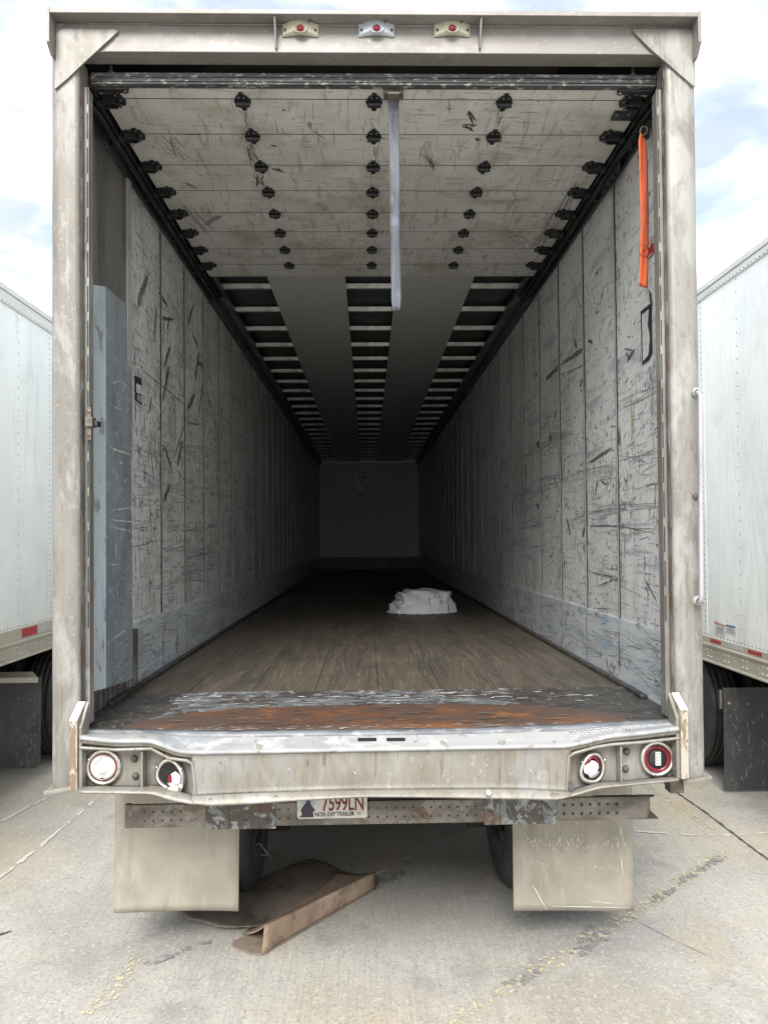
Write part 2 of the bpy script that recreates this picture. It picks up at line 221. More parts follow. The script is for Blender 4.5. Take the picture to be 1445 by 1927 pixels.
# ------------------------------------------------------------------ mesh building
class MB:
    def __init__(s): s.v = []; s.f = []; s.mi = []; s.c = 0; s.sm = []
    def add(s, vs, fs, mi=0, smooth=False):
        b = len(s.v); s.v += [tuple(p) for p in vs]
        for f in fs: s.f.append([b+i for i in f]); s.mi.append(mi); s.sm.append(smooth)
        return s
    def box(s, x0, x1, y0, y1, z0, z1, mi=0):
        v = [(x, y, z) for x in (x0, x1) for y in (y0, y1) for z in (z0, z1)]
        return s.add(v, [(0, 1, 3, 2), (4, 6, 7, 5), (0, 4, 5, 1), (2, 3, 7, 6), (0, 2, 6, 4), (1, 5, 7, 3)], mi)
    def prism(s, poly, ext, mi=0):
        """poly: list of 3D points, ext: Vector"""
        n = len(poly); e = Vector(ext); a = [Vector(p) for p in poly]
        v = a+[p+e for p in a]
        return s.add(v, [list(range(n))[::-1], list(range(n, 2*n))]+[[i, (i+1) % n, n+(i+1) % n, n+i] for i in range(n)], mi)
    def cyl(s, a, b, r, n=16, mi=0, r2=None, caps=True, smooth=True):
        a = Vector(a); b = Vector(b); d = (b-a).normalized(); q = d.orthogonal().normalized(); w = d.cross(q); r2 = r if r2 is None else r2
        v = [a+(q*math.cos(t)+w*math.sin(t))*r for t in [2*math.pi*i/n for i in range(n)]]+[b+(q*math.cos(t)+w*math.sin(t))*r2 for t in [2*math.pi*i/n for i in range(n)]]
        s.add(v, [[i, (i+1) % n, n+(i+1) % n, n+i] for i in range(n)], mi, smooth)
        if caps: s.add(v, [list(range(n))[::-1], list(range(n, 2*n))], mi)
        return s
    def tube(s, pts, r, n=10, mi=0):
        pts = [Vector(p) for p in pts]; vs = []
        q = None
        for i, p in enumerate(pts):
            d = (pts[min(i+1, len(pts)-1)]-pts[max(i-1, 0)]).normalized()
            q = (q-d*q.dot(d)).normalized() if q else d.orthogonal().normalized()
            w = d.cross(q); vs += [p+(q*math.cos(2*math.pi*k/n)+w*math.sin(2*math.pi*k/n))*r for k in range(n)]
        fs = [[i*n+k, i*n+(k+1) % n, (i+1)*n+(k+1) % n, (i+1)*n+k] for i in range(len(pts)-1) for k in range(n)]
        s.add(vs, fs, mi, True); m = (len(pts)-1)*n
        return s.add(vs, [list(range(n))[::-1], [m+k for k in range(n)]], mi)
    def lathe(s, c, ax, prof, n=32, mi=0, close=False, tilt=None, sq=None):
        """prof: (radius, distance along ax)"""
        c = Vector(c); ax = Vector(ax).normalized(); q = Vector((0, 0, 1)) if abs(ax.z) < .9 else Vector((1, 0, 0))
        q = (q-ax*q.dot(ax)).normalized(); w = ax.cross(q); vs = []
        for r, h in prof:
            for k in range(n):
                t = 2*math.pi*k/n; p = (q*math.cos(t)+w*math.sin(t))*r
                if sq: p = sq(p, t)
                vs.append(c+p+ax*h)
        m = len(prof); R = m if close else m-1
        return s.add(vs, [[i*n+k, i*n+(k+1) % n, ((i+1) % m)*n+(k+1) % n, ((i+1) % m)*n+k] for i in range(R) for k in range(n)], mi, True)
    def grid(s, rows, mi=0, smooth=True, flip=False):
        n = len(rows[0]); vs = [p for r in rows for p in r]
        fs = [[i*n+k, i*n+k+1, (i+1)*n+k+1, (i+1)*n+k] for i in range(len(rows)-1) for k in range(n-1)]
        if flip: fs = [f[::-1] for f in fs]
        return s.add(vs, fs, mi, smooth)
    def disc(s, c, ax, r, n=12, mi=0):
        ax = Vector(ax).normalized(); q = ax.orthogonal().normalized(); w = ax.cross(q); c = Vector(c)
        return s.add([c+(q*math.cos(2*math.pi*k/n)+w*math.sin(2*math.pi*k/n))*r for k in range(n)], [list(range(n))], mi)
    def dome(s, c, ax, r, h, n=8, mi=0): return s.lathe(c, ax, [(r, 0), (r*.75, h*.7), (r*.02, h)], n, mi)
    def build(s, name, mats, parent=None, bevel=0, solid=0, sub=0, bseg=2, solid_off=0):
        me = bpy.data.meshes.new(name); org = Vector(parent.get('_org', (0, 0, 0))) if parent else Vector((0, 0, 0))
        me.from_pydata([tuple(Vector(p)-org) for p in s.v], [], s.f)
        for m in (mats if isinstance(mats, (list, tuple)) else [mats]): me.materials.append(m)
        me.polygons.foreach_set('material_index', s.mi); me.polygons.foreach_set('use_smooth', s.sm); me.update()
        o = bpy.data.objects.new(name, me); COL.objects.link(o)
        if parent: o.parent = parent; o['_org'] = tuple(org)
        if sub: q = o.modifiers.new('sub', 'SUBSURF'); q.levels = sub; q.render_levels = sub
        if solid: q = o.modifiers.new('solid', 'SOLIDIFY'); q.thickness = solid; q.offset = solid_off
        if bevel: q = o.modifiers.new('bevel', 'BEVEL'); q.width = bevel; q.segments = bseg; q.limit_method = 'ANGLE'; q.angle_limit = .7
        return o
def empty(name, loc): 
    o = bpy.data.objects.new(name, None); COL.objects.link(o); o.location = loc; o['_org'] = tuple(loc); o.empty_display_size = .3; return o
def tag(o, label=None, cat=None, group=None, kind=None):
    for k, v in (('label', label), ('category', cat), ('group', group), ('kind', kind)):
        if v: o[k] = v
    return o
def text(name, body, size, loc, right, up, m, parent, sx=1.0, ext=.0006, align='CENTER', bold=0):
    cu = bpy.data.curves.new(name, 'FONT'); cu.body = body; cu.size = size; cu.align_x = align; cu.align_y = 'CENTER'; cu.extrude = ext; cu.offset = bold
    ob = bpy.data.objects.new('tmp', cu); COL.objects.link(ob)
    dg = bpy.context.evaluated_depsgraph_get(); me = bpy.data.meshes.new_from_object(ob.evaluated_get(dg))
    bpy.data.objects.remove(ob); bpy.data.curves.remove(cu)
    r = Vector(right).normalized(); u = Vector(up).normalized(); n = r.cross(u)
    org = Vector(parent['_org'])
    for v in me.vertices: v.co = Vector(loc)-org+r*v.co.x*sx+u*v.co.y+n*v.co.z
    me.materials.clear(); me.materials.append(m); me.name = name
    o = bpy.data.objects.new(name, me); COL.objects.link(o); o.parent = parent; o['_org'] = tuple(org); return o

off_count = [0]
def stroke(mb, org, u, v, n, a, b, w, mi, jag=.35, segs=None, base=.0008, curve=0):
    """a jagged flat ribbon from a to b (plane coordinates)"""
    off_count[0] += 1; h = base+(off_count[0] % 97)*.000012
    ax, ay = a; bx, by = b; Ln = math.hypot(bx-ax, by-ay) or 1e-4; dx, dy = (bx-ax)/Ln, (by-ay)/Ln
    k = segs or max(2, min(9, int(Ln/.03)+1)); L1 = []; L2 = []
    for i in range(k+1):
        t = i/k; ww = w*(.25+.75*math.sin(math.pi*min(.97, max(.03, t)))**.5)*rnd.uniform(1-jag, 1+jag)/2
        c = curve*math.sin(math.pi*t)+rnd.uniform(-.3, .3)*w*jag
        px, py = ax+dx*Ln*t-dy*c, ay+dy*Ln*t+dx*c
        L1.append((px-dy*ww, py+dx*ww)); L2.append((px+dy*ww, py-dx*ww))
    P = lambda q: org+u*q[0]+v*q[1]+n*h
    vs = [P(q) for q in L1]+[P(q) for q in L2]
    mb.add(vs, [[i, k+1+i, k+2+i, i+1] for i in range(k)], mi)
def blotch(mb, org, u, v, n, c, r, mi, asp=1.0, base=.0008):
    off_count[0] += 1; h = base+(off_count[0] % 97)*.000012; k = rnd.randint(6, 10); a0 = rnd.random()*6
    mb.add([org+u*(c[0]+math.cos(a0+6.283*i/k)*r*rnd.uniform(.5, 1.1))+v*(c[1]+math.sin(a0+6.283*i/k)*r*asp*rnd.uniform(.5, 1.1))+n*h for i in range(k)], [list(range(k))], mi)

X = Vector((1, 0, 0)); Y = Vector((0, 1, 0)); Z = Vector((0, 0, 1)); O = Vector((0, 0, 0))
FL = 1.195; XW = 1.255; YE = 15.9

# ================================================================== GROUND
g = MB(); g.add([(-120, -60, 0), (120, -60, 0), (120, 220, 0), (-120, 220, 0)], [(0, 1, 2, 3)])
tag(g.build('ground', m_conc), kind='structure')
def ribbon(mb, pts, w, z, mi=0, jag=.3, step=.06):
    P = [onZ(0, *p) for p in pts]; L1 = []; L2 = []
    for i in range(len(P)-1):
        a, b = P[i], P[i+1]; n = max(1, int((b-a).length/step)); d = (b-a).normalized(); s = Vector((-d.y, d.x, 0))
        for k in range(n+(i == len(P)-2)):
            p = a.lerp(b, k/n); ww = w/2*rnd.uniform(1-jag, 1+jag); c = rnd.uniform(-1, 1)*w*jag*.4
            L1.append(p+s*(ww+c)); L2.append(p-s*(ww-c))
    vs = [(p.x, p.y, z) for p in L1]+[(p.x, p.y, z) for p in L2]; n = len(L1)
    mb.add(vs, [[i, n+i, n+i+1, i+1] for i in range(n-1)], mi)
mk = MB()
ribbon(mk, [(840, 1935), (925, 1877), (984, 1842), (1111, 1764), (1179, 1725), (1277, 1662), (1369, 1603)], .085, .004, jag=.4)
ribbon(mk, [(1215, 1478), (1260, 1508), (1340, 1562)], .07, .004, jag=.2)
ribbon(mk, [(170, 1912), (203, 1873), (246, 1827), (266, 1790)], .08, .004, jag=.4)
tag(mk.build('parking_line', m_yel), kind='structure')
mk = MB()
ribbon(mk, [(1240, 1468), (1270, 1490), (1330, 1532), (1395, 1582), (1460, 1630)], .014, .005, jag=.5, step=.03)
ribbon(mk, [(-30, 1775), (0, 1760), (22, 1753)], .012, .005, jag=.8, step=.03)
ribbon(mk, [(1180, 1725), (1230, 1752), (1330, 1800)], .003, .005, jag=.8, step=.03)
tag(mk.build('pavement_joint', m_crack), kind='structure')
mk = MB()
ribbon(mk, [(1194, 1565), (1250, 1569), (1310, 1573), (1380, 1573), (1460, 1566)], .018, .005, jag=.6, step=.03)
ribbon(mk, [(-20, 1668), (40, 1622), (80, 1591), (140, 1540), (193, 1495)], .03, .005, jag=.4)
ribbon(mk, [(-20, 1560), (40, 1527), (100, 1497), (130, 1484)], .03, .005, jag=.4)
ribbon(mk, [(700, 1650), (800, 1600), (870, 1570)], .02, .005, jag=.6)
tag(mk.build('sealant_line', m_pale), kind='structure')
mk = MB()
ribbon(mk, [(1075, 1798), (1111, 1770), (1138, 1752)], .11, .006, jag=.5)
ribbon(mk, [(270, 1818), (300, 1805), (345, 1790), (400, 1772)], .035, .006, jag=.7)
ribbon(mk, [(960, 1862), (990, 1842), (1010, 1828)], .07, .006, jag=.6)
ribbon(mk, [(1230, 1700), (1290, 1655), (1360, 1610)], .05, .006, jag=.6)
ribbon(mk, [(700, 1672), (740, 1655), (765, 1640)], .05, .006, jag=.7)
tag(mk.build('worn_patch', m_greyp), kind='structure')

# ================================================================== MAIN TRAILER
T = empty('box_trailer', (0, 0, 0))
tag(T, 'empty box trailer open at the back, with rusty threshold, scuffed walls and bent sill', 'trailer')
SEAM = [.273+.5705*i for i in range(28)]

# ---- floor and threshold
mb = MB(); mb.box(-XW-.01, XW+.01, .72, YE, FL-.035, FL)
for i in range(1, 8):
    x = -XW+i*2*XW/8; mb.box(x-.002, x+.002, .73, YE-.01, FL, FL+.0008, 1)
for i in range(900):
    y = .75+rnd.random()**1.8*8; x = rnd.uniform(-1.2, 1.2); L_ = rnd.uniform(.04, .5)
    stroke(mb, Vector((0, 0, FL)), X, Y, Z, (x, y), (x+rnd.uniform(-.03, .03)*(1 if rnd.random() < .9 else 4), y+L_), rnd.uniform(.001, .004), rnd.choice([2, 2, 3, 4, 4]), .6)
for i in range(70): blotch(mb, Vector((0, 0, FL)), X, Y, Z, (rnd.uniform(-1.2, 1.2), .8+rnd.random()**1.5*7), rnd.uniform(.003, .009), rnd.choice([2, 4]), 1)
mb.build('floor', [m_floor, m_groove, m_mk[0], mat('dull_floor_scratch', (.15, .125, .09), .6), mat('floor_scratch', (.20, .175, .13), .6)], T)
# threshold: zinc plate, then rusted plate with a rounded nose
mb = MB()
prof = [(.715, FL+.004), (.70, FL+.009), (.685, FL+.004), (.42, FL+.001), (.26, FL-.001), (.10, FL+.0), (.05, FL-.001), (.015, FL-.008), (-.004, FL-.022), (-.006, FL-.036)]
xs = [-1.25+2.5*i/120 for i in range(121)]
rows = []
for (y, z) in prof:
    r = []
    for x in xs:
        e = abs(x); yy = y+noise.noise(Vector((x*1.3, y*2, 4)))*.006; zz = z+noise.noise(Vector((x*2.2, y*5, 1)))*.003
        if e > 1.178 and y < .06: yy = .06
        r.append((x, yy, zz))
    rows.append(r)
ks = len(xs)
def zone(x, y):
    # rusted nose, zinc strip and dark ends each keep their own outline
    lim = .40+noise.noise(Vector((x*5, y*6, 9)))*.03
    if y < .02: return 0
    edge = 1.0+noise.noise(Vector((x*3, y*9, 3)))*.06
    curve = .41*max(0, 1-(abs(x)/1.08)**3.2)**.6+noise.noise(Vector((x*7, 2, 9)))*.014+noise.noise(Vector((x*26, y*30, 5)))*.022
    if y < curve and -edge-.02 < x < edge+.02: return 0
    if x < -.93+noise.noise(Vector((x*4, y*8, 5)))*.1+noise.noise(Vector((x*22, y*26, 5)))*.08 or x > .62+noise.noise(Vector((x*4, y*8, 8)))*.12+noise.noise(Vector((x*20, y*26, 2)))*.16: return 2
    return 1
fine = []
def zprof(y):
    for (y1, z1), (y2, z2) in zip(prof, prof[1:]):
        if y1 >= y >= y2: return z1+(z2-z1)*(y1-y)/(y1-y2+1e-9)
    return prof[-1][1]
ys = [.715, .708, .70, .692, .685]+[.685-.009*i for i in range(1, 75)]+[.010, .003, -.003, -.006]
nx = 330; xs = [-1.25+2.5*i/nx for i in range(nx+1)]
V = []
for y in ys:
    for x in xs:
        z = zprof(y)+noise.noise(Vector((x*2.2, y*5, 1)))*.003+noise.noise(Vector((x*9, y*16, 1)))*.0015
        V.append((x, max(y, .06) if abs(x) > 1.17 else y, z))
b0 = len(mb.v); mb.v += V
for j in range(len(ys)-1):
    for i in range(nx):
        mb.f.append([b0+j*(nx+1)+i, b0+(j+1)*(nx+1)+i, b0+(j+1)*(nx+1)+i+1, b0+j*(nx+1)+i+1]); mb.sm.append(True)
        mb.mi.append(zone((xs[i]+xs[i+1])/2, (ys[j]+ys[j+1])/2))
org = Vector((0, 0, FL+.004))
for i in range(200):
    x = rnd.uniform(-1.0, 1.0); y = rnd.uniform(.40, .66) if rnd.random() < .7 else rnd.uniform(.03, .40)
    L_ = rnd.uniform(.01, .10); stroke(mb, org, X, Y, Z, (x, y), (x+L_, y+rnd.uniform(-.02, .02)), rnd.uniform(.002, .012), 3 if y > .4 and rnd.random() < .6 else rnd.choice([4, 5]), .7)
for i in range(110):
    x = rnd.uniform(-1.12, 1.12); y = rnd.uniform(.0, .05)
    stroke(mb, org-Z*.006, X, Y, Z, (x, y), (x+rnd.uniform(.008, .05), y), rnd.uniform(.002, .005), 3, .7)
mb.build('threshold_plate', [m_rust, m_steel, m_tsteel, m_mk[2], m_mk[0], m_mk[1]], T)
# floor edge trims (dark channel along the walls)
for s in (-1, 1):
    mb = MB(); mb.box(*sorted((s*(XW-.045), s*(XW-.012))), .45, YE, FL+.0012, FL+.022); mb.build('floor_edge_trim', m_track if 0 else m_tsteel, T, bevel=.006)

# ---- side walls
def zt(y): return 3.80
gl = [  # left gouges in photo pixels x0,y0,x1,y1,width,material
 (281, 503, 256, 590, 7, 1), (364, 570, 352, 619, 5, 1), (319, 689, 306, 759, 6, 1), (266, 696, 349, 762, 3, 1), (372, 679, 384, 694, 4, 0), (386, 680, 369, 690, 3, 0),
 (367, 739, 352, 775, 7, 1), (347, 799, 327, 862, 3, 1), (345, 825, 332, 882, 6, 1), (322, 905, 304, 952, 7, 1), (306, 829, 324, 888, 4, 1), (282, 832, 290, 905, 3, 1),
 (389, 736, 399, 775, 4, 1), (362, 630, 374, 655, 4, 1), (300, 553, 314, 573, 7, 0), (303, 597, 330, 603, 4, 0), (318, 600, 315, 620, 3, 0), (353, 796, 375, 800, 3, 1), (377, 580, 385, 640, 2, 1),
 (268, 545, 262, 575, 6, 4), (295, 575, 290, 640, 7, 4), (320, 650, 310, 690, 5, 0), (375, 660, 366, 720, 6, 1), (383, 720, 372, 790, 5, 4), (285, 745, 281, 780, 6, 4),
 (352, 640, 330, 700, 2, 0), (392, 690, 398, 720, 3, 4), (330, 700, 347, 745, 2, 1), (402, 780, 412, 840, 3, 1), (310, 600, 306, 650, 3, 4), (281, 900, 289, 930, 3, 2), (283, 830, 281, 855, 3, 2)]
gr = [(1101, 656, 1055, 686, 7, 1), (1055, 686, 1025, 716, 8, 1), (1101, 686, 1055, 706, 2, 0), (1080, 639, 1085, 656, 5, 1), (1108, 640, 1115, 646, 4, 0), (1174, 656, 1194, 660, 3, 0), (1192, 660, 1180, 680, 6, 1), (1178, 662, 1186, 678, 3, 0),
 (1151, 842, 1108, 872, 5, 1), (1164, 805, 1165, 838, 4, 1), (1124, 905, 1119, 935, 3, 1), (1066, 973, 1074, 1010, 4, 1), (1103, 980, 1096, 1013, 4, 1), (1041, 895, 1052, 925, 3, 1), (1011, 832, 1013, 842, 7, 0), (1011, 948, 1012, 957, 6, 0), (1046, 773, 1044, 788, 4, 0),
 (1008, 702, 1009, 707, 5, 0), (1035, 818, 1036, 828, 9, 1), (1094, 716, 1092, 728, 5, 1), (1233, 973, 1240, 985, 2, 0), (1213, 1092, 1235, 1130, 3, 0), (1214, 1105, 1222, 1120, 2, 0), (1130, 905, 1140, 912, 3, 0), (1131, 500, 1118, 520, 3, 4), (1240, 745, 1222, 770, 1, 0),
 (1090, 580, 1107, 565, 2, 0), (1085, 560, 1093, 580, 2, 0), (1134, 550, 1131, 562, 4, 4), (1221, 690, 1226, 715, 2, 1), (1225, 712, 1227, 719, 2, 0), (1040, 560, 1036, 590, 2, 4), (1061, 1040, 1062, 1075, 2, 1), (1100, 750, 1103, 800, 4, 4), (1051, 800, 1055, 850, 3, 4)]
def wall_marks(mb, s, y0):
    """seeded wear: dense where pallets rub, thinning into the box"""
    org = Vector((s*XW, 0, 0)); n = Vector((-s, 0, 0))
    st = lambda a, b, w, m, **k: stroke(mb, org, Y, Z, n, a, b, w, m, **k)
    for (x0, y0_, x1, y1_, w, m) in (gl if s < 0 else gr):
        a = onX(s*XW, x0, y0_); b = onX(s*XW, x1, y1_); d = (a.y-CAM.y)/F
        for k in range(26 if w > 3 else 4):
            o = lambda q: rnd.uniform(-q, q)*w*d; t0 = rnd.uniform(0, .6) if w > 3 else 0; t1 = min(1, t0+rnd.uniform(.15, .5)) if w > 3 else 1; A, B = a.lerp(b, t0), a.lerp(b, t1)
            st((A.y+o(1.3), A.z+o(.6)), (B.y+o(1.3), B.z+o(.6)), w*d*rnd.uniform(.2, .62), m+2 if k != 3 else 2, jag=.7)
        for k in range(9): st((lambda t: (a.y+(b.y-a.y)*t+rnd.uniform(-.03, .03), a.z+(b.z-a.z)*t+rnd.uniform(-.02, .02)))(rnd.random()), (lambda t: (a.y+(b.y-a.y)*t+rnd.uniform(-.03, .03), a.z+(b.z-a.z)*t+rnd.uniform(-.02, .02)))(rnd.random()), rnd.uniform(.001, .003), rnd.choice([2, 3, 6]), jag=.7) if w > 3 else None
    N1 = 1500
    for i in range(N1):
        y = y0+.05+rnd.random()**1.7*6.5
        z = min(3.7, max(1.55, rnd.gauss(2.35, .42))) if rnd.random() < .86 else rnd.uniform(1.55, 3.7)
        c = rnd.random()
        if c < .40:   # slanting short dashes
            L_ = rnd.uniform(.008, .05); a = rnd.uniform(.5, 1.1)*(1 if s > 0 else -1) if z > 2 else rnd.uniform(-.3, .3)
            st((y, z), (y+L_*math.cos(a), z-L_*math.sin(a)*s), rnd.uniform(.0012, .004), rnd.choice([2, 2, 6, 6, 3]), jag=.6)
        elif c < .60:  # horizontal scrapes
            L_ = rnd.uniform(.03, .35); z = rnd.uniform(1.55, 2.5); st((y, z), (y+L_, z+rnd.uniform(-.03, .03)), rnd.uniform(.001, .0035), rnd.choice([6, 6, 2, 4, 5]), jag=.7)
        elif c < .80:  # vertical runs
            L_ = rnd.uniform(.02, .16); st((y, z), (y+rnd.uniform(-.015, .015), z-L_), rnd.uniform(.0015, .006), rnd.choice([2, 3, 6, 3]), jag=.8)
        elif c < .92: blotch(mb, org, Y, Z, n, (y, z), rnd.uniform(.002, .010), rnd.choice([2, 2, 3, 6]), rnd.uniform(.6, 2))
        elif c < .96: st((y, z), (y+rnd.uniform(.02, .1), z+rnd.uniform(-.02, .02)), rnd.uniform(.003, .010), 5, jag=.7)
        else: st((y, z), (y+rnd.uniform(-.01, .01), z-rnd.uniform(.02, .09)), rnd.uniform(.002, .006), 4, jag=.7)
    for sy in SEAM[1:11]:   # wear concentrated beside each seam post
        for k in range(60):
            z = rnd.uniform(1.6, 3.5); y = sy+rnd.gauss(0, .022)
            st((y, z), (y+rnd.gauss(0, .006), z-rnd.uniform(.01, .14)), rnd.uniform(.002, .007), rnd.choice([2, 3, 6]), jag=.8)
    # a few clusters of gouges
    for k in range(16):
        cy = y0+.2+rnd.random()**1.4*3.2; cz = rnd.uniform(1.75, 2.9); a0 = rnd.uniform(0, 3.14)
        for j in range(14):
            a = a0+rnd.gauss(0, .35); L_ = rnd.uniform(.02, .12); y = cy+rnd.gauss(0, .05); z = cz+rnd.gauss(0, .09)
            st((y, z), (y+L_*math.cos(a), z+L_*math.sin(a)), rnd.uniform(.002, .007), rnd.choice([2, 3, 3, 6]), jag=.8, curve=rnd.gauss(0, .008))
    for k in range(26):
        y = y0+rnd.random()**1.3*4; z = rnd.choice([1.72, 1.86, 2.05, 2.32, 2.6])+rnd.gauss(0, .03); L_ = rnd.uniform(.35, 1.3)
        for q in range(rnd.randint(2, 5)): st((y+rnd.uniform(0, .1), z+rnd.gauss(0, .012)), (y+L_*rnd.uniform(.6, 1), z+rnd.gauss(0, .03)), rnd.uniform(.0015, .005), rnd.choice([6, 6, 2, 5, 4]), jag=.8, curve=rnd.gauss(0, .01))
    for k in range(6):    # chalky yellow rubs
        st((y0+rnd.uniform(.2, 3), z := rnd.uniform(1.8, 2.8)), (y0+rnd.uniform(.2, 3), z), .001, 6) if 0 else None
    yy = (onX(s*XW, 1188, 760) if s > 0 else onX(s*XW, 330, 770))
    for k in range(10): st((yy.y+rnd.gauss(0, .02), yy.z+rnd.uniform(-.15, .15)), (yy.y+rnd.gauss(0, .02), yy.z+rnd.uniform(-.25, -.1)), rnd.uniform(.003, .007), 7, jag=.7)
for s in (-1, 1):
    y0 = .845 if s < 0 else .075
    mb = MB()
    mb.box(*sorted((s*XW, s*(XW+.012))), y0, YE, 1.195, zt(0))
    wall_marks(mb, s, max(y0, .2))
    for i, sy in enumerate(SEAM):
        if sy < y0+.1: 
            if s < 0: continue
        w = .006 if i > 3 else .009
        mb.box(*sorted((s*(XW-.0035), s*XW)), sy-w, sy+w*.1, 1.52, zt(0), 1)
        mb.box(*sorted((s*(XW-.007), s*XW)), sy+w*.3, sy+w*1.2, 1.52, zt(0), 8)
        if i < 7:
            for k in range(38): mb.disc((s*(XW-.0022), sy-.024, 1.58+k*.058), (-s, 0, 0), .0042, 6, 2); mb.disc((s*(XW-.0022), sy+.026, 1.60+k*.058), (-s, 0, 0), .0038, 6, 2)
    w_ = mb.build('side_wall', [m_boardl if s < 0 else m_board, m_groove]+m_mk+[m_trim], T)
    # kick plate
    mb = MB(); y1 = .875 if s < 0 else .22
    x0_, x1_ = sorted((s*(XW-.008), s*(XW-.001)))
    mb.box(x0_, x1_, y1, YE-.02, FL+.002, 1.525)
    org = Vector((s*(XW-.008), 0, 0)); nn = Vector((-s, 0, 0))
    for i in range(500):
        y = y1+rnd.random()**1.6*5; z = rnd.uniform(1.22, 1.51); L_ = rnd.uniform(.03, .3)
        stroke(mb, org, Y, Z, nn, (y, z), (y+L_, z+rnd.uniform(-.03, .03)), rnd.uniform(.001, .0035), rnd.choice([2, 2, 3, 4, 4]), .7)
    for sy in SEAM[1:12]:
        for k in range(18): stroke(mb, org, Y, Z, nn, (sy+rnd.gauss(0, .005), z := rnd.uniform(1.26, 1.51)), (sy+rnd.gauss(0, .005), z-rnd.uniform(.02, .08)), rnd.uniform(.003, .008), rnd.choice([1, 4, 1]), .8)
    if s > 0:
        for k in range(34): stroke(mb, org, Y, Z, nn, (.34+rnd.gauss(0, .035), z := rnd.uniform(1.26, 1.46)), (.34+rnd.gauss(0, .05), z+rnd.uniform(-.04, .04)), rnd.uniform(.003, .008), rnd.choice([1, 4, 2]), .8)
    else:
        for k in range(12): stroke(mb, org, Y, Z, nn, (.93+k*.014, 1.50-k*.004), (.90+k*.012, 1.30), .004, rnd.choice([2, 4]), .5, curve=.03)
    mb.build('kick_plate', [m_kick, m_mk[0], m_mk[2], m_mk[3], m_mk[4]], T)
    # top rail in the wall/roof corner
    mb = MB(); px = lambda a, z: (s*a, .8 if s < 0 else .5, z)
    poly = [(s*(XW+.02), 0, 3.79), (s*(XW-.015), 0, 3.79), (s*(XW-.022), 0, 3.85), (s*(XW-.055), 0, 3.875), (s*(XW-.075), 0, 3.94), (s*(XW-.075), 0, 3.985), (s*(XW+.02), 0, 3.985)]
    poly = [(x, .45, z) for x, _, z in poly]
    if s > 0: poly = poly[::-1]
    mb.prism(poly, (0, YE-.45, 0)); mb.build('top_rail', m_rail, T, bevel=.004)
    # outer skin with the closed side of the box
    mb = MB(); mb.box(*sorted((s*(XW+.018), s*(XW+.034))), .06, YE+.15, 1.06, 4.04); mb.build('outer_skin', m_siding, T)
    mb = MB(); mb.box(*sorted((s*(XW+.03), s*(XW+.043))), .06, YE+.15, .98, 1.19); mb.build('bottom_rail', m_side_rail, T, bevel=.003)

# left recess panel, its post strip and the scuff guard
mb = MB(); mb.box(-XW-.016, -XW-.004, .07, .83, FL, 3.93); mb.build('recess_panel', m_recess, T)
mb = MB(); mb.box(-XW-.003, -XW+.010, .79, .842, FL+.01, 3.80); mb.box(-XW+.010, -XW+.014, .80, .812, FL+.01, 3.8); mb.box(-XW+.010, -XW+.014, .826, .838, FL+.01, 3.8)
mb.build('wall_post_strip', m_trim, T, bevel=.002)
gx = -1.17
top = [(199.4, 539.7), (239, 573), (241, 686), (249.5, 696)]; bot = [(250.5, 1275), (240, 1281), (200, 1295)]
P = [onX(gx, *q) for q in top+bot]
mb = MB(); n = len(P)
mb.add(P, [list(range(n))[::-1]], 0)
b_t = Vector((-1.203, .16, onY(.16, 176, 534.6).z)); b_b = Vector((-1.203, .16, onY(.16, 176, 1302).z))
mb.add([P[0], b_t, b_b, P[-1]], [(0, 1, 2, 3)], 1)
mb.add([P[2], P[3], P[4], P[3]+Vector((-.083, .01, 0)), P[4]+Vector((-.083, .01, 0)), P[2]+Vector((-.083, .01, 0)), P[1], P[1]+Vector((-.083, .01, 0)), P[0]+Vector((-.083, .01, 0))],
       [(1, 2, 4, 3), (0, 1, 3, 5), (6, 0, 5, 7)], 0)
org = Vector((gx, 0, 0))
def gm(x0, y0, x1, y1, w, m, c=0, n_=1):
    a = onX(gx, x0, y0); b = onX(gx, x1, y1)
    for k in range(n_): stroke(mb, org, Y, Z, X, (a.y, a.z+k*.004), (b.y, b.z+k*.004), w, m, .6, curve=c)
for q in [(210, 722, 228, 716, .004, 2), (228, 716, 248, 737, .004, 2), (215, 765, 230, 772, .006, 2), (207, 842, 248, 857, .006, 2), (225, 868, 232, 873, .006, 2), (207, 978, 249, 982, .005, 2), (206, 990, 245, 1000, .004, 2),
          (210, 960, 248, 955, .004, 2), (238, 775, 236, 800, .004, 2), (217, 1020, 218, 1052, .008, 2), (206, 1062, 225, 1063, .004, 2), (212, 880, 226, 905, .003, 2), (238, 1185, 210, 1204, .005, 2), (225, 800, 232, 820, .004, 2), (222, 870, 220, 882, .006, 5)]: gm(*q)
for i in range(150):
    z = rnd.uniform(1.33, 2.75); y = rnd.uniform(.28, .61); L_ = rnd.uniform(.008, .07); a = rnd.uniform(-.9, .9)+(1.5 if rnd.random() < .3 else 0)
    if rnd.random() > 1.25-.4*(z-1.3): continue
    stroke(mb, org, Y, Z, X, (y, z), (min(.61, y+L_*math.cos(a)), z+L_*math.sin(a)), rnd.uniform(.0015, .004), rnd.choice([2, 2, 2, 3, 4]), .6)
for i in range(60):
    z = rnd.uniform(1.31, 1.50); y = rnd.uniform(.3, .56); stroke(mb, org, Y, Z, X, (y, z), (y+rnd.uniform(.01, .05), z+rnd.uniform(-.01, .02)), rnd.uniform(.002, .006), rnd.choice([6, 6, 2, 3]), .7)
for i in range(14): z = 2.35-.055*i; stroke(mb, org, Y, Z, X, (.600, z), (.606, z-.06), rnd.uniform(.006, .016), 2, .7)
mb.build('scuff_guard', [m_guard, m_guardl, m_mk[2], m_mk[0], m_mk[4], m_mk[5], m_mk[3]], T)
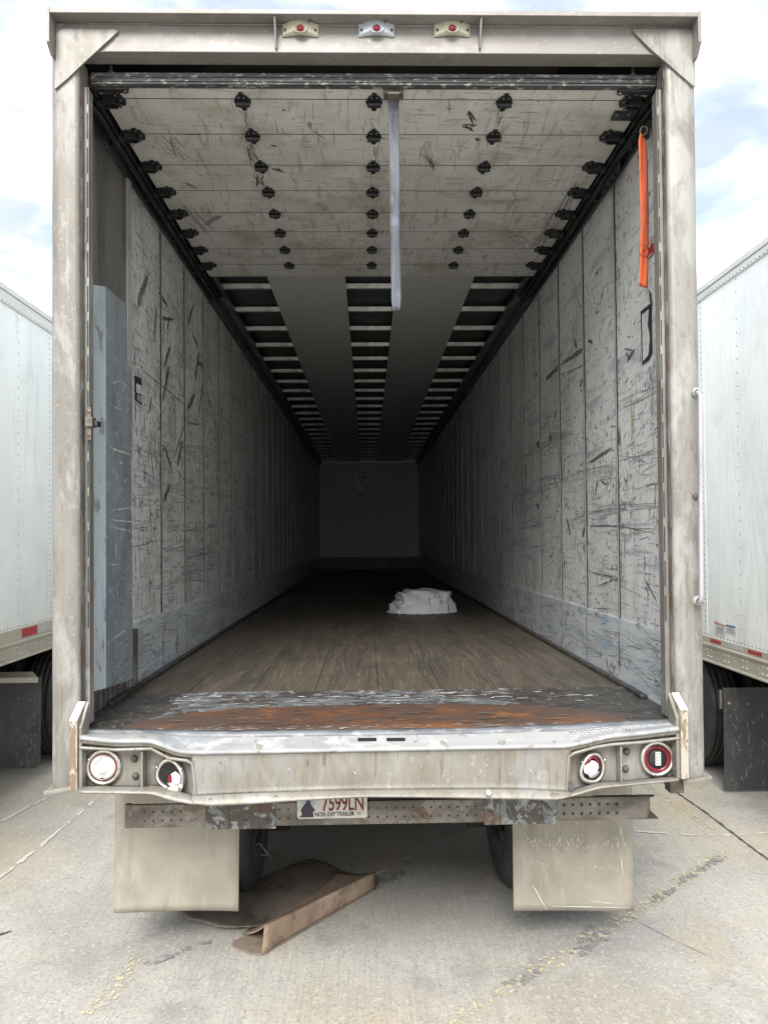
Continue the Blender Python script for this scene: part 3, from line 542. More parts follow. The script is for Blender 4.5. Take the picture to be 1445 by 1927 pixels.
mb = MB(); mb.box(-XW+.001, -XW+.012, .12, .875, FL+.002, FL+.20); mb.box(-XW-.002, -XW+.03, .82, .872, FL+.0, 1.50); mb.build('lower_wall_strip', m_dirty, T, bevel=.003)

# ---- front wall, far end
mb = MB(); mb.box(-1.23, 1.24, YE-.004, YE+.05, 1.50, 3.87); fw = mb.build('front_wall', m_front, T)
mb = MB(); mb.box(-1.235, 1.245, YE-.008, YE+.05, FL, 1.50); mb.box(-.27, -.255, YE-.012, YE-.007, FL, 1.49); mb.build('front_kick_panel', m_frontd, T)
mb = MB(); mb.box(-1.25, 1.25, YE-.012, YE+.04, 3.875, 3.945); mb.build('front_header_trim', m_trim, T, bevel=.004)
for s in (-1, 1):
    mb = MB(); mb.box(*sorted((s*1.238-.004, s*1.262)), YE-.03, YE+.03, FL, 3.72); mb.build('corner_trim', m_litw, T, bevel=.003)  # shine of the trim is put into its white colour
mb = MB(); a = onY(YE-.006, 667, 892); b = onY(YE-.006, 693.5, 931)
mb.box(a.x, b.x, YE-.012, YE-.005, b.z, a.z)
w = b.x-a.x; h = a.z-b.z
for fx, fz, r in ((.38, .17, .03), (.66, .17, .03), (.45, .34, .018), (.58, .34, .018)): mb.disc((a.x+w*fx, YE-.0135, a.z-h*fz), (0, -1, 0), r, 12, 1)
mb.box(a.x+.72*w, a.x+.95*w, YE-.0137, YE-.0125, a.z-.72*h, a.z-.46*h, 2)
mb.box(a.x+.2*w, a.x+.6*w, YE-.0137, YE-.0125, b.z+.01, b.z+.03, 1)
mb.build('notice_plate', [m_liner, m_ink, m_swhite], fw)

mb = MB(); mb.box(-1.29, 1.29, YE+.055, YE+.16, 1.0, 4.05); mb.box(-1.26, 1.26, YE+.03, YE+.056, 3.94, 4.04); mb.build('bulkhead', m_siding, T)
mb = MB(); mb.box(-1.29, 1.29, .02, YE+.16, 4.045, 4.055); mb.build('roof_cover', m_toprail, T)
# ---- roof
mb = MB()
rows = []
for j in range(0, 331):
    y = .0+YE*j/330; sag = .010*math.cos(2*math.pi*(y-2.961)/.595)
    rows.append([(x, y, 4.028-sag*(1-abs(x)/1.3)-.004*noise.noise(Vector((x*2, y*3, 0)))) for x in [-1.27+2.54*i/16 for i in range(17)]])
mb.grid(rows); mb.build('roof_sheet', m_skin, T, solid=.003)
bow0 = None
mb = MB()
pr = [(0, -.026), (0, .004), (.012, .034), (.046, .034), (.058, .004), (.058, -.026)]
prb = [(-.026, 3.995), (-.012, 3.958), (.016, 3.958), (.030, 3.995)]
mb.prism([(-1.19, y, z) for y, z in prb], (2.38, 0, 0))
bow0 = mb.build('roof_bow', m_bow, T, bevel=.003)
k = 0; y = 2.961-.595*4
first = True
while y < YE-.2:
    if y > .4:
        if first: bow0.location = (0, y, 0); first = False
        else: o = bow0.copy(); COL.objects.link(o); o.parent = T; o.location = (0, y, 0); o['group'] = 'roof bows under the roof sheet'
    y += .595
bow0['group'] = 'roof bows under the roof sheet'
for x0, x1 in ((-.785, -.197), (.193, .781)):
    mb = MB(); mb.box(x0, x1, .4, YE-.01, 3.930, 3.9335)
    yy = 2.97-.595*3
    while yy < YE:
        for xx in (x0+.02, x0+.32*(x1-x0), x1-.02):
            if yy < 8: mb.disc((xx, yy, 3.9292), (0, 0, -1), .006, 6, 1)
        yy += .595
    mb.build('roof_liner', [m_liner, m_ink], T)

# ---- rolled-up door
DZ = 3.85; SE = [.10, .208, .487, .775, 1.052, 1.323, 1.593, 1.862, 2.135, 2.375]
mb = MB()
for a, b in zip(SE, SE[1:]):
    mb.box(-1.165, 1.175, a+.0016, b-.0016, DZ, DZ+.028)
mb.box(-1.16, 1.17, .11, 2.37, DZ+.004, DZ+.024, 1)
org = Vector((0, 0, DZ)); nd = Vector((0, 0, -1))
for sy in SE[1:9]: mb.box(-1.16, 1.17, sy-.0024, sy+.0024, DZ-.0006, DZ+.001, 1)
for i in range(900):
    y = rnd.uniform(.12, 2.35); x = rnd.uniform(-1.1, 1.1); c = rnd.random()
    if c < .5: stroke(mb, org, X, Y, nd, (x, y), (x+rnd.gauss(0, .02), y+rnd.uniform(.01, .14)), rnd.uniform(.0008, .0025), rnd.choice([2, 4, 5, 4]), .7, base=.0006)
    elif c < .8: stroke(mb, org, X, Y, nd, (x, y), (x+rnd.uniform(.02, .15), y+rnd.gauss(0, .008)), rnd.uniform(.0008, .003), rnd.choice([2, 4, 4, 5]), .7, base=.0006)
    else: blotch(mb, org, X, Y, nd, (x, y), rnd.uniform(.001, .005), rnd.choice([2, 4, 5]), 1.3)
def dk(x0, y0, x1, y1, w, m, n_=1, sp=0):
    a = onZ(DZ, x0, y0); b = onZ(DZ, x1, y1)
    for k in range(n_): stroke(mb, org, X, Y, nd, (a.x+rnd.gauss(0, sp), a.y+rnd.gauss(0, sp)), (b.x+rnd.gauss(0, sp), b.y+rnd.gauss(0, sp)), w*rnd.uniform(.6, 1.3), m, .7)
for q in [(588, 190, 590, 225, .003, 5), (581, 228, 588, 245, .012, 6), (588, 245, 610, 260, .008, 4), (875, 235, 890, 242, .010, 2, 4, .012), (882, 210, 890, 228, .007, 2, 4, .01), (895, 260, 902, 265, .012, 2, 2, .01), (515, 317, 537, 322, .012, 2, 2, .01), (510, 272, 518, 275, .01, 2, 2, .005),
          (473, 280, 480, 300, .006, 2, 5, .015), (485, 330, 490, 350, .006, 2, 5, .015), (530, 415, 553, 412, .006, 4), (384, 423, 412, 405, .016, 6, 3, .01), (795, 290, 820, 312, .003, 2, 5, .02), (805, 305, 812, 315, .004, 2, 4, .01), (880, 360, 960, 350, .004, 4, 4, .02), (790, 330, 810, 345, .002, 4), (950, 430, 1000, 460, .004, 6, 6, .03), (600, 385, 615, 400, .004, 4, 3, .02), (620, 410, 630, 411, .006, 2),
          (300, 250, 340, 300, .006, 4, 6, .04), (330, 340, 370, 350, .004, 2, 5, .03), (1050, 400, 1010, 470, .006, 4, 8, .03), (1090, 340, 1040, 420, .006, 6, 8, .03), (340, 380, 400, 440, .006, 6, 8, .04), (905, 385, 1000, 372, .003, 4, 4, .02)]: dk(*q)
for (px_, y0_, y1_) in ((704, 200, 500), (460, 200, 260), (470, 260, 320), (945, 195, 250)):
    for k in range(14): 
        a = onZ(DZ, px_, y0_+(y1_-y0_)*rnd.random()); stroke(mb, org, X, Y, nd, (a.x+rnd.gauss(0, .012), a.y), (a.x+rnd.gauss(0, .014), a.y+.09), rnd.uniform(.0015, .004), rnd.choice([3, 5, 4]), .7)
D = mb.build('roll_up_door', [m_door, m_groove]+[m_mk[0], m_mk[1], m_mk[4], mat('rust_run', (.30, .20, .12), .7), mat('grey_rub', (.30, .31, .31), .7)], T)
# bottom rail of the door: ribbed extrusion and rubber seal
mb = MB(); z0 = onY(.10, 700, 163).z; z1 = onY(.10, 700, 141).z; H = z1-z0
for k in range(5): mb.box(-1.172, 1.182, .088-.004*(k % 2), .12, z0+H*k/5, z0+H*(k+1)/5-.0015)
mb.box(-1.165, 1.175, .10, .20, z0+.012, z1-.005)
mb.build('door_bottom_rail', m_seal, D, bevel=.0015)
# hinges
def hinge(mb, c, sx=1.0):
    cx, cy = c; z = DZ; K = 1.0
    pts = [(-.030, -.018), (-.022, -.034), (-.012, -.040), (-.009, -.056), (.009, -.056), (.012, -.040), (.022, -.034), (.030, -.018), (.036, 0), (.030, .018), (.022, .034), (.012, .040), (.009, .056), (-.009, .056), (-.012, .040), (-.022, .034), (-.030, .018), (-.036, 0)]
    mb.prism([(cx+a*K, cy+b*1.08, z-.0012) for a, b in pts], (0, 0, -.009))
    mb.cyl((cx-.030, cy, z-.016), (cx+.030, cy, z-.016), .012, 10)
    mb.cyl((cx-.028*sx, cy, z-.012), (cx-.024*sx, cy, z-.012), .011, 10); mb.cyl((cx+.024*sx, cy, z-.012), (cx+.028*sx, cy, z-.012), .011, 10)
    for a, b in ((-.011, -.036), (.011, -.036), (-.011, .036), (.011, .036)): mb.dome((cx+a, cy+b, z-.010), (0, 0, -1), .0055, .004, 8, 1)
h0 = None
for sy in SE[1:9]:
    for px_, py_ in ((458, 193), (704, 193), (948, 193)):
        x = onZ(DZ, px_, py_).x
        if h0 is None:
            mb = MB(); hinge(mb, (0, 0)); h0 = mb.build('door_hinge', [m_track, m_bump], D); o = h0
        else: o = h0.copy(); COL.objects.link(o); o.parent = D
        o.location = (x, sy+.01, 0); o['group'] = 'black hinges on the raised door'
# edge hinges with rollers
r0_ = None
for s in (-1, 1):
    for sy in SE[1:9]:
        if s not in (dict(),): pass
        mb = MB(); cx = s*1.105
        pts = [(-.030, -.016), (-.026, -.040), (-.012, -.036), (-.006, -.055), (.010, -.050), (.016, -.034), (.034, -.040), (.070, -.026), (.070, .026), (.036, .036), (.022, .032), (.014, .052), (-.004, .056), (-.010, .038), (-.026, .040), (-.036, .012)]
        mb.prism([(cx+a*s, sy+b, DZ-.0014) for a, b in (pts if s > 0 else pts[::-1])], (0, 0, -.008))
        mb.box(*sorted((cx, cx+s*.055)), sy-.022, sy-.016, DZ-.034, DZ-.006); mb.box(*sorted((cx, cx+s*.055)), sy+.016, sy+.022, DZ-.034, DZ-.006)
        mb.cyl((cx-.01*s, sy, DZ-.022), (cx+.085*s, sy, DZ-.022), .006, 8)
        mb.cyl((cx+.060*s, sy, DZ-.022), (cx+.082*s, sy, DZ-.022), .020, 14)
        for a, b in ((-.018, 0), (-.004, -.036), (-.004, .036)): mb.dome((cx+a*s, sy+b, DZ-.009), (0, 0, -1), .0055, .004, 8, 1)
        o = mb.build('roller_hinge', [m_track, m_bump], D); o['group'] = 'roller hinges along the door edges'
if True:   # extra lift bracket beside the first right roller
    a = onZ(DZ, 1172, 216); mb = MB(); mb.box(a.x-.05, a.x+.055, a.y-.035, a.y+.03, DZ-.012, DZ-.0015)
    for dx in (-.035, .02): mb.dome((a.x+dx, a.y-.02, DZ-.012), (0, 0, -1), .008, .005, 8, 1)
    mb.build('lift_bracket', [m_track, m_bump], D, bevel=.002)
for s in (-1, 1):   # stop brackets against the seal
    mb = MB(); x0, x1 = sorted((s*1.175, s*1.03)); mb.box(x0, x1, .105, .135, DZ-.022, DZ-.002); mb.cyl((s*1.04, .12, DZ-.03), (s*1.04, .12, DZ-.020), .008, 8, 1); mb.build('corner_bracket', [m_track, m_bump], D, bevel=.002)
for px_ in (210, 1190):  # small bolts above the seal
    a = onY(.12, px_, 132); mb = MB(); mb.cyl((a.x, .12, z1-.004), (a.x, .12, z1+.05), .006, 8); mb.cyl((a.x, .12, z1+.005), (a.x, .12, z1+.02), .013, 6); mb.build('seal_bolt', m_bump, D)
# pull strap
a = onY(.16, 740, 170); b = onY(.16, 746, 583); mb = MB(); rows = []
for k in range(41):
    t = k/40; c = a.lerp(b, t); w = .021+.002*noise.noise(Vector((t*5, 0, 0))); dy = .012*noise.noise(Vector((t*4, 3, 0)))+.01*t
    if t > .97: w *= .85
    rows.append([(c.x+w*u, .16+dy+.006*math.sin(u*2+t*7), c.z+(.004*u if t > .9 else 0)) for u in (-1, -.5, 0, .5, 1)])
mb.grid(rows); mb.build('pull_strap', m_strapg, D, solid=.004)
mb = MB(); mb.box(a.x-.042, a.x+.042, .12, .175, DZ-.024, DZ-.0015); mb.box(a.x-.026, a.x+.026, .11, .18, DZ-.034, DZ-.024); mb.build('strap_bracket', m_bump, D, bevel=.003)

# ---- door tracks
for s in (-1, 1):
    mb = MB(); x = s*1.205
    yz = [(.095, 3.60), (.13, 3.66), (.20, 3.73), (.34, 3.775), (.6, 3.80), (2.9, 3.80), (2.9, 3.875), (.3, 3.875), (.095, 3.875)]
    if s < 0: yz = [(.095, 3.78), (.2, 3.80), (2.9, 3.80), (2.9, 3.875), (.095, 3.875)]
    p = [(x, y, z) for y, z in yz]
    mb.prism(p, (s*.006, 0, 0))
    for z in (3.795, 3.84): mb.tube([(x-s*.012, .10, z-.02), (x-s*.012, .25, z), (x-s*.012, 2.88, z)], .011, 8)
    mb.box(*sorted((x, x-s*.045)), .3, 2.88, 3.866, 3.872)
    if s > 0:
        mb.prism([(x-.004, y, z) for y, z in ((.24, 3.70), (.30, 3.72), (.33, 3.80), (.23, 3.80))], (.008, 0, 0))
        for k in range(4): mb.prism([(x-.006, .62+k*.07+a, z) for a, z in ((0, 3.74), (.05, 3.76), (.06, 3.81), (-.01, 3.81))], (.010, 0, 0))
    for k in range(5): mb.box(*sorted((x, s*1.25)), .5+k*.55, .53+k*.55, 3.80, 3.86)
    mb.build('door_track', m_track, T, bevel=.001, bseg=1)

# ---- rear frame posts
for s in (-1, 1):
    xo, xi = 1.3, 1.187
    prof = [(xo, .12), (xo, .012), (xo-.012, 0), (xo-.035, -.002), (xi+.018, -.002), (xi+.005, .003), (xi, .014), (xi, .045)]
    mb = MB(); rows = []
    for k in range(61):
        z = onY(0, 97 if s < 0 else 1328, 1485 if s < 0 else 1465).z; z = .972+(4.0-.972)*k/60
        f = (z-.972)/2.8; ox = (.003*(1-f) if s > 0 else 0)+.008*f*(1 if s > 0 else -.3)
        rows.append([(s*(x+(ox if x > 1.25 else 0)+.0015*noise.noise(Vector((z*3, s, x)))), y+.0012*noise.noise(Vector((z*4, x*3, s))), z) for x, y in prof])
    mb.grid(rows, 0, True, flip=(s < 0))
    mb.add([(s*xi, .0452, .98), (s*xi, .0452, 3.9), (s*xi, .1, 3.9), (s*xi, .1, .98)], [(0, 1, 2, 3)])
    mb.box(*sorted((s*1.25, s*1.298)), .06, .115, .98, 4.0)
    pt = mb.build('rear_post', m_alu, T)
    mb = MB(); rows = []
    for k in range(81):
        z = 1.2+(3.87-1.2)*k/80; j = .0015*noise.noise(Vector((z*30, 5, s)))
        rows.append([(s*(xi-.001), .013, z), (s*(xi-.0035)+j, .018, z), (s*(xi-.0035), .040, z), (s*(xi-.001), .045, z)])
    mb.grid(rows, flip=(s < 0)); mb.build('worn_edge', m_dirty, pt)
    # slotted guide strip
    mb = MB(); mb.box(*sorted((s*1.166, s*1.186)), .047, .055, FL+.02, 3.80)
    mb.box(*sorted((s*1.168, s*1.186)), .055, .10, FL+.02, 3.80, 0)
    z = 1.6
    while z < 3.74: mb.box(*sorted((s*1.1682, s*1.1722)), .0452, .0475, z, z+.105, 1); z += .142
    mb.build('slotted_guide_strip', [m_alu, m_groove], pt)
    # foot of the post
    mb = MB(); xx = sorted((s*1.20, s*1.318)); mb.prism([(xx[0], -.03, .972), (xx[0], -.03, .955), (xx[1], -.03, .975), (xx[1], -.03, .99)], (0, .13, 0)); mb.build('post_foot_plate', m_sill, pt, bevel=.003)
    # corner guard: plate with a slanted top coloured white for light from above
    if s < 0: q = [(-1.262, -1.226), (onY(-.09, 138, 1356).z, onY(0, 145, 1320).z, onY(-.09, 140, 1487).z)]
    else: q = [(1.212, 1.246), (onY(-.09, 1287, 1336).z, onY(0, 1272, 1303).z, onY(-.09, 1287, 1466).z)]
    (x0, x1), (zf, zb, zbot) = q
    if s < 0: x0, x1 = onY(-.09, 131, 1400).x, onY(-.09, 145.5, 1400).x
    else: x0, x1 = onY(-.09, 1281, 1400).x, onY(-.09, 1295, 1400).x
    mb = MB(); mb.add([(x0, -.09, zbot), (x1, -.09, zbot), (x1, -.09, zf), (x0, -.09, zf), (x0, -.004, zbot), (x1, -.004, zbot), (x1, -.004, zb), (x0, -.004, zb)],
                      [(0, 1, 2, 3), (1, 5, 6, 2), (4, 0, 3, 7), (5, 4, 7, 6), (4, 5, 1, 0)], 0)
    mb.add([(x0, -.09, zf), (x1, -.09, zf), (x1, -.004, zb), (x0, -.004, zb)], [(0, 1, 2, 3)], 1)
    mb.build('corner_guard', [m_peel, m_litw], T, bevel=.002)
    mb = MB(); yb = -.088; x0, x1 = (x1+.001, x1+.014) if s < 0 else (x0-.014, x0-.001)
    mb.add([(x0, yb+.01, zbot), (x1, yb+.01, zbot), (x1, yb+.01, zf-.03), (x0, yb+.01, zf-.03), (x0, 0, zbot), (x1, 0, zbot), (x1, 0, zb), (x0, 0, zb)], [(0, 1, 2, 3), (1, 5, 6, 2), (4, 0, 3, 7), (3, 2, 6, 7), (5, 4, 7, 6)])
    mb.build('gusset_rib', m_sill, T, bevel=.002)

# ---- header
def zY(y, px, py): return onY(y, px, py).z
mb = MB()
ztop, zf1 = zY(0, 700, 40), zY(0, 700, 99)
zu = zY(-.06, 700, 27); zt1 = zY(-.06, 700, 19.5)
mb.box(-1.297, 1.308, .0, .012, zf1, zu+.004)                           # face
mb.box(-1.297, 1.308, -.004, onZ(zf1, 700, 122).y, zf1-.004, zf1)                         # underside flange
mb.build('header', m_aluh, T, bevel=.004)
mb = MB(); rows = []
xl, xr = onY(-.06, 89, 22).x, onY(-.06, 1317, 30).x
mb.box(xl, xr, -.06, .35, zu, zu+.008); mb.box(xl, xr, -.064, -.056, zu-.003, zt1)
mb.box(xl, xr, -.05, .4, zt1-.006, zt1-.001)
for px_ in (313, 508, 590, 880): p_ = onY(-.02, px_, 16); mb.dome((p_.x, -.01, zt1), (0, 0, 1), .012, .008, 8)
mb.build('rain_gutter', m_aluh, T, bevel=.002)
mb = MB(); mb.box(-1.15, 1.15, -.0045, .0035, zu-.006, zu-.001); mb.build('weld_bead', m_sill, T, bevel=.002)
for s in (-1, 1):
    x0, x1 = (xl-.001, xl+.012) if s < 0 else (xr-.012, xr+.001)
    zc = zY(-.06, 92 if s < 0 else 1318, 80); zd = zY(0, 100, 112)
    mb = MB(); mb.prism([(x0, -.067, zt1+.002), (x0, .0, zt1+.002), (x0, .0, zd), (x0, -.03, zd), (x0, -.067, zc)], (x1-x0, 0, 0))
    if s < 0: mb.prism([(x1, -.006, zd), (x1+.02, -.006, zd), (x1+.03, -.006, zu-.005), (x1, -.006, zu-.005)], (0, .012, 0))
    mb.build('gutter_end_plate', m_aluh, T, bevel=.002)
    mb = MB()
    gp = [(104, 167), (108, 62), (118, 55), (219, 55), (222, 59), (157, 119), (128, 147)] if s < 0 else [(1306, 163), (1302, 58), (1192, 55), (1189, 57), (1226, 94), (1262, 125)]
    p = [onY(-.012, *q) for q in gp]
    if s > 0: p = p[::-1]
    if s < 0: p = p[::-1]
    nrm = (p[1]-p[0]).cross(p[2]-p[1])
    mb.prism(p, (0, .009, 0))
    for a_, b_ in zip(gp, gp[1:]+gp[:1]):
        A, B = onY(-.004, *a_), onY(-.004, *b_); n_ = max(2, int((B-A).length/.012))
        mb.tube([A.lerp(B, t/n_)+Vector((rnd.gauss(0, .001), 0, rnd.gauss(0, .001))) for t in range(n_+1)], .0042, 6)
    mb.build('corner_gusset', m_alu, T)
for px_ in (518.5, 903):
    a = onY(-.02, px_, 30); b = onY(-.02, px_, 88); mb = MB(); mb.prism([(a.x-.004, -.056, zu-.004), (a.x-.004, 0, zu-.004), (a.x-.004, 0, b.z), (a.x-.004, -.012, b.z)], (.008, 0, 0)); mb.build('header_rib', m_aluh, T, bevel=.002)
for px_, mt in ((565, m_ivory), (708.5, m_silver), (851, m_ivory)):
    c = onY(-.012, px_, 54.5); c = Vector((c.x, -.003, c.z)); w = .074
    mb = MB(); rows = []
    for j in range(15):
        v = j/14*2-1; row = []
        for i in range(33):
            u = i/32*2-1; hump = max(0, math.cos(min(1, abs(u)/.85)*math.pi/2))
            z = (-.027+.007*hump)*(1-v)/2+(.026+.018*hump)*(1+v)/2; e = max(0, 1-max(abs(u)**14, abs(v)**10))**.5
            row.append((c.x+u*w, c.y-(.009+.015*hump*(1-.35*v*v))*e, c.z+z))
        rows.append(row)
    mb.grid(rows)
    for u in (-1, 1): mb.disc((c.x+u*.061, c.y-.0125, c.z-.006), (0, -1, 0), .0055, 10, 1)
    L_ = mb.build('marker_light', [mt, m_ink], T)
    q = onY(-.030, px_, 52.5)
    mb = MB(); mb.lathe((q.x, -.020, q.z), (0, -1, 0), [(.029, 0), (.028, .008), (.024, .010), (.021, .006), (.016, .003)], 28, 0, sq=lambda p, t: Vector((p.x, p.y, p.z*.58)));
    mb.build('lens_bezel', mt, L_)
    mb = MB(); mb.disc((q.x, -.0235, q.z), (0, -1, 0), .0135, 20, 1); mb.lathe((q.x, -.022, q.z), (0, -1, 0), [(.014, 0), (.014, .009), (.010, .014), (.0005, .016)], 20); mb.build('lens', [m_redl, m_black], L_)
    mb = MB(); mb.lathe((c.x+.050, -.012, c.z+.040), (0, -.4, -1), [(.016, 0), (.017, .006), (.009, .009), (.001, .009)], 14); mb.tube([(c.x+.052, -.018, c.z+.036), (c.x+.045, -.03, c.z+.026), (c.x+.03, -.022, c.z+.018)], .0025, 6, 0); mb.build('wire_grommet', m_rubber, L_)

# ---- rear sill (bent)
def samp(pts, xs, sm=2):
    r = []
    for x in xs:
        if x <= pts[0][0]: y = pts[0][1]
        elif x >= pts[-1][0]: y = pts[-1][1]
        else:
            for (x0, y0), (x1, y1) in zip(pts, pts[1:]):
                if x0 <= x <= x1: y = y0+(y1-y0)*(x-x0)/(x1-x0); break
        r.append(y)
    for _ in range(sm): r = [r[0]]+[(r[i-1]+2*r[i]+r[i+1])/4 for i in range(1, len(r)-1)]+[r[-1]]
    return r
XS = [151+(1277-151)*i/150 for i in range(151)]
BACK = [(150, 1377), (163, 1377), (295, 1377), (420, 1380), (683, 1377), (900, 1374), (1040, 1368), (1154, 1363), (1277, 1357)]
LIP = [(150, 1387), (213, 1394), (285, 1393.5), (307, 1402), (337, 1413), (372, 1415), (480, 1413), (700, 1409), (900, 1405.5), (1067, 1403), (1113, 1392.7), (1143, 1385), (1204, 1379), (1277, 1370)]
FB = [(150, 1404), (218, 1408), (285, 1406), (318, 1423), (352, 1428), (372, 1496), (480, 1491), (611, 1486.6), (900, 1483.6), (1058, 1488.5), (1066, 1418), (1080, 1414), (1120, 1402), (1150, 1397), (1204, 1394), (1277, 1387)]
def rowY(pts, y, dy=0, sm=2): return [tuple(onY(y, x, q+dy)) for x, q in zip(XS, samp(pts, XS, sm))]
def mix(p, q, t, y, dy=0): 
    a, b = samp(p, XS, 2), samp(q, XS, 2); return [tuple(onY(y, x, u+(v-u)*t+dy)) for x, u, v in zip(XS, a, b)]
mb = MB()
rows = [rowY(BACK, .02, -4), rowY(BACK, -.004, 0), mix(BACK, LIP, .12, -.010), mix(BACK, LIP, .20, -.014, 1.2), mix(BACK, LIP, .30, -.018, -.8), mix(BACK, LIP, .62, -.045), rowY(LIP, -.072, -3), rowY(LIP, -.082, -.5), rowY(LIP, -.086, 2), rowY(LIP, -.082, 5)]
mb.grid(rows, 0); nled = len(mb.f)
for f in range(0, 4*150): mb.mi[f] = 1
SL = mb.build('sill_ledge', [m_ledge, m_steelg], T, solid=.004, solid_off=-1)
# front face below the lip
XF = [i for i, x in enumerate(XS)]
mb = MB()
a_ = rowY(LIP, -.082, 4.5); b_ = rowY(LIP, -.078, 10)
def sub(rows, i0, i1): return [r[i0:i1] for r in rows]
iL = next(i for i, x in enumerate(XS) if x > 366); iR = next(i for i, x in enumerate(XS) if x > 1068)
INB = [(150, 1490), (372, 1496), (480, 1491), (611, 1486.6), (700, 1485), (900, 1483.6), (991, 1484), (1068, 1488.6), (1277, 1488)]
OUTB = [(150, 1491), (218, 1492), (285, 1493), (329, 1507), (393, 1516.5), (480, 1512), (550, 1507), (683, 1499.5), (780, 1500), (900, 1502), (1052, 1505), (1067, 1500), (1128, 1482.5), (1159, 1479), (1235, 1472), (1281, 1467)]
def dent(r): return [(x, y+.006*noise.noise(Vector((x*2.5, z*5, 2))), z) for x, y, z in r]
rows = [a_, b_]+[dent([tuple(onY(-.076, x, l+10+(q-l-12)*t)) for x, l, q in zip(XS, samp(LIP, XS), samp(INB, XS))]) for t in (.1, .25, .4, .55, .7, .85, .97)]
rows += [rowY(INB, -.082, 1)]
mb.grid(sub(rows, iL-1, iR+1))
rows = [rowY(INB, -.083, 0), rowY(INB, -.100, 3), mix(INB, OUTB, .8, -.112), rowY(OUTB, -.116, -1), rowY(OUTB, -.112, 1.2)]
mb.grid(sub(rows, iL-1, iR+1))
SF = mb.build('rear_sill', m_sill, T, solid=.004, solid_off=1)
# lip band over the lamp pockets
for i0, i1, mm in ((0, iL, m_sill), (iR-1, 151, m_sill)):
    mb = MB(); rows = [a_, [tuple(onY(-.080, x, l+9)) for x, l in zip(XS, samp(LIP, XS))], [tuple(onY(-.070, x, l+14)) for x, l in zip(XS, samp(LIP, XS))]]
    mb.grid(sub(rows, i0, i1)); mb.build('lip_band', mm, SF, solid=.003, solid_off=1)
# slots, rust marks
mb = MB()
def ledge_pt(px_, py_):
    bk = samp(BACK, [px_], 0)[0]; lp = samp(LIP, [px_], 0)[0]; t = (py_-bk)/(lp-bk)
    return onY(-.018-(t-.3)/.32*.027-.010, px_, py_)
for px_ in (673, 727):
    q = [(px_+1, 1394.5), (px_, 1393), (px_, 1390), (px_+1, 1388.5), (px_+34, 1388.2), (px_+35.5, 1389.5), (px_+35.5, 1393), (px_+34, 1394.2)]
    mb.add([ledge_pt(*p) for p in q], [list(range(8))])
SLOT = mb
for a, b, w in (((609, 1414), (610, 1439), .006), ((577, 1430), (578, 1440), .006)):
    A, B = onY(-.083, *a), onY(-.083, *b); stroke(mb, Vector((0, -.084, 0)), X, Z, Vector((0, -1, 0)), (A.x, A.z), (B.x, B.z), w*1.6, 1, .3)
for k in range(60):
    px_ = rnd.uniform(380, 1060); py_ = rnd.uniform(1425, 1480); A = onY(-.083, px_, py_)
    stroke(mb, Vector((0, -.084, 0)), X, Z, Vector((0, -1, 0)), (A.x, A.z), (A.x+rnd.gauss(0, .008), A.z-rnd.uniform(.002, .012)), rnd.uniform(.001, .004), rnd.choice([2, 2, 1, 3]), .8)
mb.build('sill_marks', [m_black, m_mk[1], m_mk[4], m_mk[2]], SF)['kind'] = 'stuff'
# diamond tread patch on the right of the ledge
mb = MB()
for r in range(5):
    for c in range(26):
        px_ = 1075+c*7.6+(r % 2)*3.8; 
        bk = samp(BACK, [px_], 0)[0]; lp = samp(LIP, [px_], 0)[0]; t = .28+r*.13
        if r*7.6 > (px_-1060)*1.3: continue
        py_ = bk+(lp-bk)*t; yv = -.010-.036*t/.62 if t < .62 else -.048-.02*(t-.62)/.38
        c0 = onY(yv, px_, py_); d = 1 if (c+r) % 2 else -1
        mb.lathe(c0+Vector((0, -.0005, .0012)), (0, -.6, .8), [(.008, 0), (.006, .002), (.0005, .003)], 6, sq=lambda p, t_: Vector((p.x+d*p.y*.8, p.y*.35, p.z*.35)))
mb.build('diamond_tread_patch', m_trim, SL)

